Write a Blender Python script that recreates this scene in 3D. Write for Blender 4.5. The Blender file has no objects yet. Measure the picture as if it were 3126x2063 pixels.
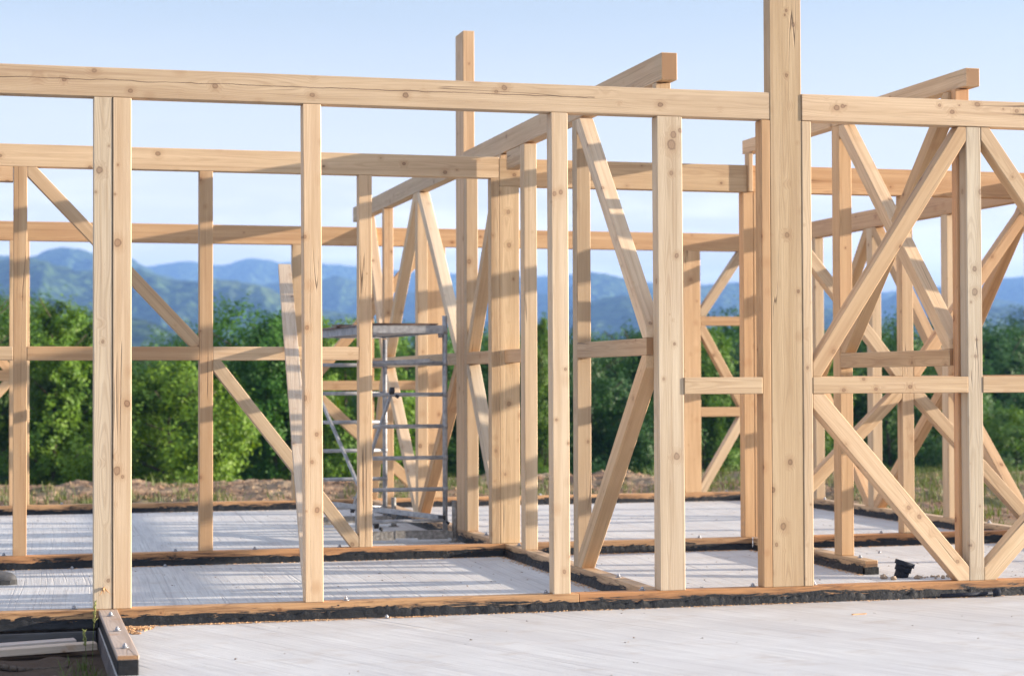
import bpy, bmesh, math, random
import numpy as np
from mathutils import Vector, Matrix, noise
R = math.radians
sc = bpy.context.scene
col = sc.collection
random.seed(5)

# ------------------------------------------------------------------ camera
cam = bpy.data.cameras.new('camera')
camo = bpy.data.objects.new('camera', cam); col.objects.link(camo)
RT = Vector((0.96682883, -0.25540439, -0.00325706)); UP = Vector((-0.00258196, -0.02252323, 0.99974299))
FW = Vector((0.2554121, 0.96657193, 0.02243555)); EYE = Vector((0, 0, 1.2429))
m = Matrix.Identity(4)
for i in range(3):
    m[i][0] = RT[i]; m[i][1] = UP[i]; m[i][2] = -FW[i]; m[i][3] = EYE[i]
camo.matrix_world = m
cam.sensor_width = 36; cam.lens = 67.16; cam.clip_start = 0.1; cam.clip_end = 20000
cam.dof.use_dof = True; cam.dof.focus_distance = 10.7; cam.dof.aperture_fstop = 2.8
sc.camera = camo
sc.view_settings.view_transform = 'Standard'; sc.view_settings.look = 'None'
sc.view_settings.gamma = 1; sc.view_settings.exposure = 1.9
# ------------------------------------------------------------------ sun and sky
SUN_AZ = 11.0    # degrees from +X towards the camera side
SUN_EL = 10.3
sd = Vector((math.cos(R(SUN_AZ)) * math.cos(R(SUN_EL)), -math.sin(R(SUN_AZ)) * math.cos(R(SUN_EL)), math.sin(R(SUN_EL))))
sl = bpy.data.lights.new('sun', 'SUN'); sl.energy = 4.8; sl.angle = R(0.5); sl.color = (1.0, 0.86, 0.70)
so = bpy.data.objects.new('sun', sl); col.objects.link(so)
so.rotation_euler = sd.to_track_quat('Z', 'Y').to_euler(); so.location = (30, -5, 20)
w = bpy.data.worlds.new('World'); sc.world = w; w.use_nodes = True
nt = w.node_tree; nt.nodes.clear()

class G:
    """small node-graph helper"""
    def __init__(s, nt): s.nt = nt
    def n(s, t, ins=None, **kw):
        nd = s.nt.nodes.new(t)
        for k, v in kw.items(): setattr(nd, k, v)
        if ins:
            for k, v in ins.items(): s.set(nd.inputs[k], v)
        return nd
    def set(s, sock, v):
        if isinstance(v, bpy.types.Node): v = v.outputs[0]
        if isinstance(v, bpy.types.NodeSocket): s.nt.links.new(v, sock)
        else: sock.default_value = v
    def math(s, op, a, b=0.0, c=0.0, clamp=False):
        nd = s.n('ShaderNodeMath', {0: a, 1: b, 2: c}, operation=op); nd.use_clamp = clamp; return nd.outputs[0]
    def vmath(s, op, a, b=(0, 0, 0)):
        return s.n('ShaderNodeVectorMath', {0: a, 1: b}, operation=op).outputs[0]
    def mix(s, f, a, b, mode='MIX'):
        nd = s.n('ShaderNodeMix', data_type='RGBA', blend_type=mode)
        s.set(nd.inputs[0], f); s.set(nd.inputs[6], a); s.set(nd.inputs[7], b); return nd.outputs[2]
    def noise(s, vec, scale, detail=4, rough=.55, dist=0.0):
        return s.n('ShaderNodeTexNoise', {'Vector': vec, 'Scale': scale, 'Detail': detail, 'Roughness': rough, 'Distortion': dist}).outputs[0]
    def ramp(s, fac, stops):
        nd = s.n('ShaderNodeValToRGB', {0: fac}); cr = nd.color_ramp
        while len(cr.elements) < len(stops): cr.elements.new(.5)
        for e, (p, c) in zip(cr.elements, stops):
            e.position = p; e.color = (c, c, c, 1) if isinstance(c, (int, float)) else (*c, 1)
        return nd.outputs[0]
    def mapr(s, v, a, b, c=0.0, d=1.0):
        return s.n('ShaderNodeMapRange', {0: v, 1: a, 2: b, 3: c, 4: d}).outputs[0]

g = G(nt)
sky = g.n('ShaderNodeTexSky'); sky.sky_type = 'NISHITA'; sky.sun_disc = False
sky.sun_elevation = R(SUN_EL); sky.sun_rotation = R(90 + SUN_AZ)
sky.air_density = 1.0; sky.dust_density = 1.2; sky.ozone_density = 2.2; sky.altitude = 200
dirn = g.n('ShaderNodeTexCoord').outputs['Generated']
sep = g.n('ShaderNodeSeparateXYZ', {0: dirn})
hs = g.n('ShaderNodeHueSaturation', {'Saturation': .62, 'Value': 1.0, 'Color': sky})
# low clouds above the hills
cv = g.vmath('MULTIPLY', dirn, (7, 7, 42))
cn = g.noise(cv, 1.0, 6, .55, .4)
band = g.ramp(sep.outputs[2], [(0.0, .8), (.06, 1.0), (.085, .8), (.11, .05), (.2, .0), (.5, 0)])
cl = g.math('MULTIPLY', g.mapr(cn, .47, .66), band, clamp=True)
lowfade = g.ramp(sep.outputs[2], [(0.0, 1), (.08, .92), (.13, .58), (.19, .22)])      # paler towards the horizon
hz0 = g.mix(lowfade, hs, (5.15, 4.65, 3.75, 1))
base = g.mix(g.math('MULTIPLY', cl, .8), hz0, (7.4, 6.9, 5.6, 1))
overhead_fill = g.ramp(sep.outputs[2], [(0.0, 0), (.2, 0), (.45, 1)])                              # unseen upper sky brightened, added as fill light for the shaded slab
base = g.mix(g.math('MULTIPLY', overhead_fill, .75), base, (3.3, 3.7, 4.6, 1))
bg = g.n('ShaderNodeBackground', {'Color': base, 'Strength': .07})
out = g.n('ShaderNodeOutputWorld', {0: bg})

# ------------------------------------------------------------------ materials
def new_mat(name):
    m = bpy.data.materials.new(name); m.use_nodes = True; m.node_tree.nodes.clear()
    return m, G(m.node_tree)
def finish(g, color, rough=.7, bump=None, bstr=.3, bdist=.004, spec=.35, metal=0.0):
    b = g.n('ShaderNodeBsdfPrincipled', {'Base Color': color, 'Roughness': rough, 'Metallic': metal, 'Specular IOR Level': spec})
    if bump is not None:
        bn = g.n('ShaderNodeBump', {'Strength': bstr, 'Distance': bdist, 'Height': bump}); g.set(b.inputs['Normal'], bn.outputs[0])
    g.n('ShaderNodeOutputMaterial', {0: b}); return b

def wood_mat(name, sill=False, grey=False):
    m, g = new_mat(name)
    tc = g.n('ShaderNodeTexCoord').outputs['Object']
    oi = g.n('ShaderNodeObjectInfo')
    rnd = oi.outputs['Random']
    off = g.n('ShaderNodeCombineXYZ', {0: g.math('MULTIPLY', rnd, 91.0), 1: g.math('MULTIPLY', rnd, 37.0), 2: g.math('MULTIPLY', rnd, 53.0)})
    v = g.vmath('ADD', tc, off)
    # growth rings: distance from a wandering pith
    wob = g.n('ShaderNodeTexNoise', {'Vector': g.vmath('MULTIPLY', v, (1.1, 3, 3)), 'Scale': 1.0, 'Detail': 2.0})
    wv = g.vmath('MULTIPLY', g.vmath('SUBTRACT', wob.outputs['Color'], (.5, .5, .5)), (0, .055, .055))
    rv = g.vmath('ADD', g.vmath('MULTIPLY', tc, (.03, 1, 1)), wv)
    rs = g.n('ShaderNodeSeparateXYZ', {0: rv})
    ry = g.math('ADD', rs.outputs[1], g.math('MULTIPLY_ADD', rnd, .16, -.02))
    rz = g.math('ADD', rs.outputs[2], g.math('MULTIPLY_ADD', rnd, -.13, .09))
    rad = g.math('SQRT', g.math('ADD', g.math('MULTIPLY', ry, ry), g.math('MULTIPLY', rz, rz)))
    # knots
    kn = g.n('ShaderNodeTexVoronoi', {'Vector': g.vmath('ADD', g.vmath('MULTIPLY', v, (.82, 1, 1)), g.vmath('MULTIPLY', wv, (.1, .1, .1))), 'Scale': 8.5})
    kr = g.n('ShaderNodeSeparateColor', {0: kn.outputs['Color']})
    kd = g.math('DIVIDE', kn.outputs['Distance'], g.math('MULTIPLY_ADD', g.math('POWER', kr.outputs[0], 2.0), 1.0, .28))
    kop = g.math('MULTIPLY_ADD', kr.outputs[1], .6, .4)
    # hand-placed knots and one long check, stored on the board as (along, across, size)
    os_ = g.n('ShaderNodeSeparateXYZ', {0: tc}); hard = 0.0
    wig = g.math('MULTIPLY_ADD', g.noise(g.vmath('MULTIPLY', v, (34, 34, 34)), 1.0, 3, .6), 1.1, .5)
    for k in range(7):
        at = g.n('ShaderNodeAttribute', attribute_type='OBJECT', attribute_name='knot%d' % k)
        a3 = g.n('ShaderNodeSeparateXYZ', {0: at.outputs['Vector']})
        dx = g.math('MULTIPLY', g.math('SUBTRACT', os_.outputs[0], a3.outputs[0]), .85); dz = g.math('SUBTRACT', os_.outputs[2], a3.outputs[1])
        dd = g.math('SQRT', g.math('ADD', g.math('MULTIPLY', dx, dx), g.math('MULTIPLY', dz, dz)))
        dd = g.math('MULTIPLY', g.math('DIVIDE', g.math('MULTIPLY', dd, wig), g.math('MAXIMUM', a3.outputs[2], 1e-5)), .11)
        kd = g.math('MINIMUM', kd, dd)
        hard = g.math('MAXIMUM', hard, g.math('LESS_THAN', dd, .3))
    kop = g.math('MAXIMUM', kop, g.math('MULTIPLY', hard, .75))
    ca = g.n('ShaderNodeAttribute', attribute_type='OBJECT', attribute_name='check_line'); c3 = g.n('ShaderNodeSeparateXYZ', {0: ca.outputs['Vector']})
    cz = g.math('ADD', c3.outputs[2], g.math('MULTIPLY_ADD', g.noise(g.vmath('MULTIPLY', v, (5, 0, 0)), 1.0, 4, .6), .026, -.013))
    cln = g.math('LESS_THAN', g.math('ABSOLUTE', g.math('SUBTRACT', os_.outputs[2], cz)), g.math('MULTIPLY_ADD', g.noise(g.vmath('MULTIPLY', v, (3, 0, 0)), 1.0, 2, .5), .006, -.0008))
    cln = g.math('MULTIPLY', cln, g.math('MULTIPLY', g.math('GREATER_THAN', os_.outputs[0], c3.outputs[0]), g.math('LESS_THAN', os_.outputs[0], c3.outputs[1])))
    rad = g.math('ADD', rad, g.math('MULTIPLY', g.ramp(kd, [(0, 1), (.34, 0)]), .016))
    rings = g.math('SINE', g.math('MULTIPLY', rad, 2 * math.pi / .0062))
    rings = g.ramp(g.mapr(rings, -1, 1), [(0, 0), (.55, .12), (.85, .85), (1, 1)])
    fine = g.noise(g.vmath('MULTIPLY', v, (5, 260, 260)), 1.0, 3, .6)
    streak = g.noise(g.vmath('MULTIPLY', v, (1.0, 22, 22)), 1.0, 5, .6)
    blotch = g.noise(g.vmath('MULTIPLY', v, (2.2, 5, 5)), 1.0, 3, .5)
    pale, tan, dark = ((.70, .50, .295, 1), (.56, .375, .205, 1), (.36, .20, .095, 1))
    if grey: pale, tan, dark = ((.62, .545, .47, 1), (.52, .44, .365, 1), (.33, .26, .2, 1))
    c = g.mix(g.mapr(streak, .35, .65), pale, tan)
    c = g.mix(g.math('MULTIPLY', rings, g.math('MULTIPLY_ADD', g.mapr(blotch, .35, .65), .32, .08)), c, dark)
    c = g.mix(g.math('MULTIPLY', g.mapr(fine, .35, .75), .2), c, dark)
    lng = g.noise(g.vmath('MULTIPLY', v, (.5, 48, 48)), 1.0, 2, .5)
    c = g.mix(g.math('MULTIPLY', g.mapr(lng, .56, .70), .38), c, dark)
    c = g.mix(g.math('MULTIPLY', g.mapr(blotch, .52, .75), .25), c, (.58, .37, .22, 1))
    # knots colour
    k1 = g.ramp(kd, [(0, 1), (.075, .95), (.098, .7), (.115, 0)])
    k2 = g.ramp(kd, [(.06, 0), (.085, 1), (.1, 1), (.12, 0)])
    kh = g.ramp(kd, [(.1, .9), (.34, 0)])
    c = g.mix(g.math('MULTIPLY', g.math('MULTIPLY', kh, g.math('MULTIPLY_ADD', streak, 1.2, .1)), .85, clamp=True), c, (.44, .25, .12, 1))
    c = g.mix(g.math('MULTIPLY', g.math('MULTIPLY', k1, kop), .72), c, (.27, .14, .07, 1))
    c = g.mix(g.math('MULTIPLY', g.math('MULTIPLY', k2, kop), .5), c, (.10, .05, .025, 1))
    # drying cracks along the grain
    cr = g.noise(g.vmath('MULTIPLY', v, (.28, 15, 15)), 1.0, 1, .3)
    crm = g.noise(g.vmath('MULTIPLY', v, (1.5, 4, 4)), 1.0, 1, .5)
    crack = g.math('MULTIPLY', g.ramp(cr, [(.4935, 0), (.498, 1), (.5, 1), (.5045, 0)]), g.mapr(crm, .54, .60))
    crack = g.math('MAXIMUM', g.math('MULTIPLY', crack, .9, clamp=True), g.math('MULTIPLY', cln, .8))
    c = g.mix(crack, c, (.10, .055, .03, 1))
    # per-board tint
    hsv = g.n('ShaderNodeHueSaturation', {'Hue': g.mapr(rnd, 0, 1, .492, .506), 'Saturation': g.mapr(rnd, 0, 1, 1.08, .82), 'Value': g.mapr(g.math('FRACT', g.math('MULTIPLY', rnd, 7.3)), 0, 1, .80, 1.06), 'Color': c})
    c = g.mix(1.0, hsv.outputs[0], oi.outputs['Color'], 'MULTIPLY')
    on = g.n('ShaderNodeSeparateXYZ', {0: g.n('ShaderNodeTexCoord').outputs['Normal']})
    endg = g.math('GREATER_THAN', g.math('ABSOLUTE', on.outputs[0]), .93)
    er = g.math('SINE', g.math('MULTIPLY', rad, 2 * math.pi / .006))
    c = g.mix(endg, c, g.mix(g.mapr(er, -1, 1), (.40, .235, .12, 1), (.26, .14, .07, 1)))
    h = g.math('ADD', g.math('MULTIPLY', fine, .5), g.math('ADD', g.math('MULTIPLY', rings, .25), g.math('MULTIPLY', crack, -3.0)))
    rough = .62
    if sill:
        pos = g.n('ShaderNodeNewGeometry').outputs['Position']
        ps = g.n('ShaderNodeSeparateXYZ', {0: pos})
        smear = g.noise(g.vmath('MULTIPLY', pos, (3.2, 3.2, 30)), 1.0, 8, .76, 1.0)
        lim = g.math('MULTIPLY_ADD', g.mapr(smear, .3, .7), .074, .016)
        t = g.mapr(g.math('SUBTRACT', lim, ps.outputs[2]), -.0015, .002)
        scorch = g.mapr(g.math('SUBTRACT', g.math('ADD', lim, .016), ps.outputs[2]), -.022, .012)
        sm = g.mapr(g.noise(g.vmath('MULTIPLY', pos, (2.2, 2.2, 30)), 1.0, 4, .6), .42, .60)
        c = g.mix(g.math('MULTIPLY', g.math('MULTIPLY', scorch, sm), .85), c, (.11, .055, .03, 1))
        c = g.mix(t, c, (.014, .0155, .019, 1))
        h = g.math('ADD', h, g.math('MULTIPLY', t, g.math('MULTIPLY', g.noise(pos, 60, 4, .6), 4)))
    finish(g, c, rough, h, .35, .0022, .3)
    return m
WOOD = wood_mat('spruce_timber'); SILLW = wood_mat('spruce_sill_with_bitumen', True); GREYW = wood_mat('weathered_plank', grey=True)

def simple(name, c, rough=.6, metal=0., var=.12, scale=8, bump=.2, spec=.4, c2=None, bs=40):
    m, g = new_mat(name)
    tc = g.n('ShaderNodeTexCoord').outputs['Object']
    n1 = g.noise(tc, scale, 5, .6)
    c2 = c2 or tuple(x * (1 - var * 2) for x in c)
    cc = g.mix(g.mapr(n1, .3, .7), (*c, 1), (*c2, 1))
    finish(g, cc, rough, g.noise(tc, bs, 4, .6), bump, .004, spec, metal)
    return m
TAR, g = new_mat('bitumen')
pos = g.n('ShaderNodeNewGeometry').outputs['Position']
finish(g, g.mix(g.mapr(g.noise(pos, 14, 4), .35, .7), (.007, .008, .0105, 1), (.015, .0165, .019, 1)), .6,
       g.math('ADD', g.noise(pos, 34, 5, .65), g.math('MULTIPLY', g.noise(g.vmath('MULTIPLY', pos, (14, 14, 160)), 1, 3), .2)), .55, .008, .3)
STEEL = simple('galvanised_steel', (.46, .47, .49), .55, .4, c2=(.25, .255, .27), scale=22, bump=.25)
STEELF = simple('galvanised_cast_outrigger', (.38, .37, .35), .6, .35, c2=(.16, .15, .14), scale=38, bump=.4)
BOLT = simple('zinc_bolt', (.42, .43, .46), .42, .7, var=.05)
DARKSTEEL = simple('dark_clamp', (.05, .05, .055), .5, .5)
PLY = simple('worn_plywood_deck', (.30, .20, .15), .8, c2=(.12, .09, .08), scale=14)
PIPE = simple('black_plastic_pipe', (.02, .025, .038), .65, spec=.2, var=.1)
STONE = simple('rubble_stone', (.42, .33, .25), .9, c2=(.25, .19, .14), scale=30, bump=.6)
BOOT = simple('grey_suede_boot', (.075, .077, .085), .75, c2=(.045, .047, .053), scale=40, bump=.5)
SOLE = simple('rubber_sole', (.04, .042, .046), .7)
SKIN = simple('skin', (.55, .33, .24), .5, var=.05); CLOTH = simple('dark_work_clothes', (.03, .035, .05), .85); HAIR = simple('brown_hair', (.05, .03, .02), .7)
LACE = simple('dark_blue_laces', (.02, .02, .035), .8)
SAWD = simple('wood_shavings', (.62, .40, .22), .8, c2=(.38, .2, .09), scale=60, bump=.3)
DEB = simple('dark_debris', (.10, .07, .05), .9, c2=(.2, .13, .08), scale=30)
BARK = simple('bark', (.12, .09, .07), .9, c2=(.05, .04, .03), scale=12, bump=.8)
FLOW = simple('yellow_petals', (.75, .55, .03), .6, var=.05)
FOUND = simple('foundation_concrete', (.17, .15, .155), .9, c2=(.06, .055, .06), scale=14, bump=.6, bs=25)

def concrete_mat(name, ang):
    m, g = new_mat(name)
    pos = g.n('ShaderNodeNewGeometry').outputs['Position']
    rot = g.n('ShaderNodeVectorRotate', {'Vector': pos, 'Angle': R(ang)}); rot.rotation_type = 'Z_AXIS'
    d = g.vmath('ADD', rot, g.vmath('MULTIPLY', g.n('ShaderNodeTexNoise', {'Vector': pos, 'Scale': .35, 'Detail': 1.0}).outputs['Color'], (.09, 0, 0)))
    broom = g.noise(g.vmath('MULTIPLY', d, (75, 1.6, 1)), 1.0, 3, .6)
    broad = g.noise(g.vmath('MULTIPLY', d, (7, .35, 1)), 1.0, 4, .55)
    line = g.noise(g.vmath('MULTIPLY', d, (9.0, .10, 1)), 1.0, 1, .4)
    lines = g.ramp(line, [(.488, 0), (.498, 1), (.502, 1), (.512, 0)])
    cloud = g.noise(pos, 1.4, 6, .62); grain = g.noise(pos, 170, 2, .6); stain = g.noise(g.vmath('MULTIPLY', pos, (1, 1.6, 1)), 2.6, 6, .7)
    c = g.mix(g.mapr(cloud, .3, .7), (.65, .65, .64, 1), (.52, .515, .51, 1))
    c = g.mix(g.math('MULTIPLY', g.mapr(broad, .42, .72), .5), c, (.45, .435, .44, 1))
    c = g.mix(g.math('MULTIPLY', g.mapr(broom, .45, .70), .5), c, (.33, .325, .33, 1))
    c = g.mix(g.math('MULTIPLY', lines, .30), c, (.26, .25, .26, 1))
    c = g.mix(g.math('MULTIPLY', g.mapr(grain, .5, .75), .4), c, (.35, .33, .32, 1))
    c = g.mix(g.math('MULTIPLY', g.mapr(stain, .54, .72), .55), c, (.40, .335, .28, 1))
    psx = g.n('ShaderNodeSeparateXYZ', {0: pos})
    dirt = g.math('MULTIPLY', g.mapr(psx.outputs[1], 8.7, 9.9), g.mapr(g.noise(g.vmath('MULTIPLY', pos, (.9, 2.0, 1)), 1.6, 6, .65), .36, .66))
    dirt = g.math('MULTIPLY', dirt, g.math('LESS_THAN', psx.outputs[1], 9.95))
    c = g.mix(g.math('MULTIPLY', dirt, .45, clamp=True), c, (.42, .37, .32, 1))
    # small dark flecks
    fl = g.n('ShaderNodeTexVoronoi', {'Vector': g.vmath('MULTIPLY', pos, (1, .7, 1)), 'Scale': 5.0}).outputs['Distance']
    c = g.mix(g.math('MULTIPLY', g.ramp(fl, [(.008, 1), (.015, 0)]), .45), c, (.14, .11, .09, 1))
    h = g.math('ADD', g.math('MULTIPLY', broom, 1.0), g.math('ADD', g.math('MULTIPLY', grain, .25), g.math('MULTIPLY', lines, -.8)))
    finish(g, c, .78, h, .42, .006, .3)
    return m
CONC = concrete_mat('broomed_concrete', 1.5); CONCF = concrete_mat('broomed_concrete_terrace', -24)

m, g = new_mat('earth'); EARTH = m
pos = g.n('ShaderNodeNewGeometry').outputs['Position']
n1 = g.noise(pos, 1.1, 6, .6); n2 = g.noise(pos, 9, 5, .65); n3 = g.noise(pos, .012, 5, .6); n4 = g.noise(g.vmath('MULTIPLY', pos, (1, .5, 1)), .55, 5, .6)
c = g.mix(g.mapr(n2, .3, .7), (.31, .195, .125, 1), (.17, .105, .068, 1))
c = g.mix(g.math('MULTIPLY', g.mapr(n1, .42, .62), .7), c, (.42, .32, .215, 1))
c = g.mix(g.math('MULTIPLY', g.mapr(n4, .55, .66), .75), c, (.075, .105, .03, 1))
ps = g.n('ShaderNodeSeparateXYZ', {0: pos})
c = g.mix(g.mapr(ps.outputs[1], 25.5, 30), c, g.mix(g.mapr(n3, .4, .6), (.05, .085, .022, 1), (.03, .055, .016, 1)))
c = g.mix(g.math('MULTIPLY', g.mapr(ps.outputs[1], 11, 9.5), .85), c, (.075, .056, .046, 1))
finish(g, c, .95, g.noise(pos, 22, 6, .7), .9, .05, .15)

m, g = new_mat('forested_hill'); HILL = m
pos = g.n('ShaderNodeNewGeometry').outputs['Position']
vn = g.n('ShaderNodeTexVoronoi', {'Vector': pos, 'Scale': .11}).outputs['Distance']
n1 = g.noise(pos, .006, 6, .65); n2 = g.noise(pos, .05, 5, .7)
c = g.mix(g.mapr(vn, .1, .8), (.085, .14, .04, 1), (.012, .026, .012, 1))
c = g.mix(g.math('MULTIPLY', g.mapr(n2, .4, .7), .5), c, (.02, .035, .014, 1))
c = g.mix(g.math('MULTIPLY', g.mapr(n1, .54, .64), .55), c, (.12, .16, .05, 1))
finish(g, c, .95, g.math('ADD', g.math('MULTIPLY', n2, 1.0), g.math('MULTIPLY', vn, -.8)), 1.0, 9.0, .1)

def leaf_mat(name, ca, cb):
    m, g = new_mat(name)
    tc = g.n('ShaderNodeTexCoord').outputs['Object']
    oi = g.n('ShaderNodeObjectInfo')
    a = g.noise(tc, 1.1, 4, .6); b = g.n('ShaderNodeTexWhiteNoise', {'Vector': g.vmath('SNAP', tc, (.13, .13, .13))}).outputs[0]
    c = g.mix(g.mapr(a, .35, .65), (*ca, 1), (*cb, 1))
    c = g.mix(g.math('MULTIPLY', b, .35), c, (ca[0] * 1.6, ca[1] * 1.2, ca[2] * 1.1, 1))
    c = g.mix(1.0, c, oi.outputs['Color'], 'MULTIPLY')
    d = g.n('ShaderNodeBsdfPrincipled', {'Base Color': c, 'Roughness': .55, 'Specular IOR Level': .3})
    t = g.n('ShaderNodeBsdfTranslucent', {'Color': g.mix(1.0, c, (1.25, 1.2, .55, 1), 'MULTIPLY')})
    mx = g.n('ShaderNodeMixShader', {0: .25, 1: d, 2: t})
    g.n('ShaderNodeOutputMaterial', {0: mx}); return m
LEAF = leaf_mat('leaves', (.11, .235, .026), (.035, .112, .018)); LEAFD = leaf_mat('dark_leaves', (.06, .15, .028), (.028, .085, .02)); GRASS = leaf_mat('grass_blades', (.12, .17, .045), (.08, .11, .035))
STRAW = leaf_mat('pale_grass_heads', (.38, .42, .16), (.30, .36, .12))

# ------------------------------------------------------------------ object helpers
def tag(o, label=None, cat=None, group=None, kind=None):
    if label: o['label'] = label
    if cat: o['category'] = cat
    if group: o['group'] = group
    if kind: o['kind'] = kind
    return o
def empty(name, loc, label, cat, group=None, rz=0):
    o = bpy.data.objects.new(name, None); col.objects.link(o); o.location = loc; o.rotation_euler[2] = rz
    o.empty_display_size = .1
    return tag(o, label, cat, group)
def link(name, bm, mat, parent=None, loc=(0, 0, 0), smooth=False, mats=None):
    me = bpy.data.meshes.new(name); bm.normal_update(); bm.to_mesh(me); bm.free()
    for x in (mats or [mat]): me.materials.append(x)
    if smooth:
        for p in me.polygons: p.use_smooth = True
    o = bpy.data.objects.new(name, me); col.objects.link(o); o.location = loc
    if parent: o.parent = parent
    return o
def bm_box(bm, c, s, M=None, mi=0):
    r = bmesh.ops.create_cube(bm, size=1)
    T = Matrix.Translation(c) @ Matrix.Diagonal((*s, 1))
    if M is not None: T = M @ T
    bmesh.ops.transform(bm, matrix=T, verts=r['verts'])
    for f in {f for v in r['verts'] for f in v.link_faces}: f.material_index = mi
    return r['verts']
def bm_tube(bm, a, b, r, seg=12, r2=None, mi=0, caps=True):
    a, b = Vector(a), Vector(b); d = b - a
    q = d.to_track_quat('Z', 'Y').to_matrix().to_4x4()
    x = bmesh.ops.create_cone(bm, cap_ends=caps, segments=seg, radius1=r, radius2=r if r2 is None else r2, depth=d.length)
    bmesh.ops.transform(bm, matrix=Matrix.Translation((a + b) / 2) @ q, verts=x['verts'])
    for f in {f for v in x['verts'] for f in v.link_faces}: f.material_index = mi; f.smooth = len(f.verts) == 4
    return x['verts']
def bm_bar(bm, a, b, wd, ht, up=(0, 0, 1), mi=0):
    a, b = Vector(a), Vector(b); X = (b - a); L = X.length; X.normalize()
    Z = Vector(up); Z = (Z - Z.dot(X) * X).normalized(); Y = Z.cross(X)
    M = Matrix((X, Y, Z)).transposed().to_4x4(); M.translation = (a + b) / 2
    return bm_box(bm, (0, 0, 0), (L, wd, ht), M, mi)

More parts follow.
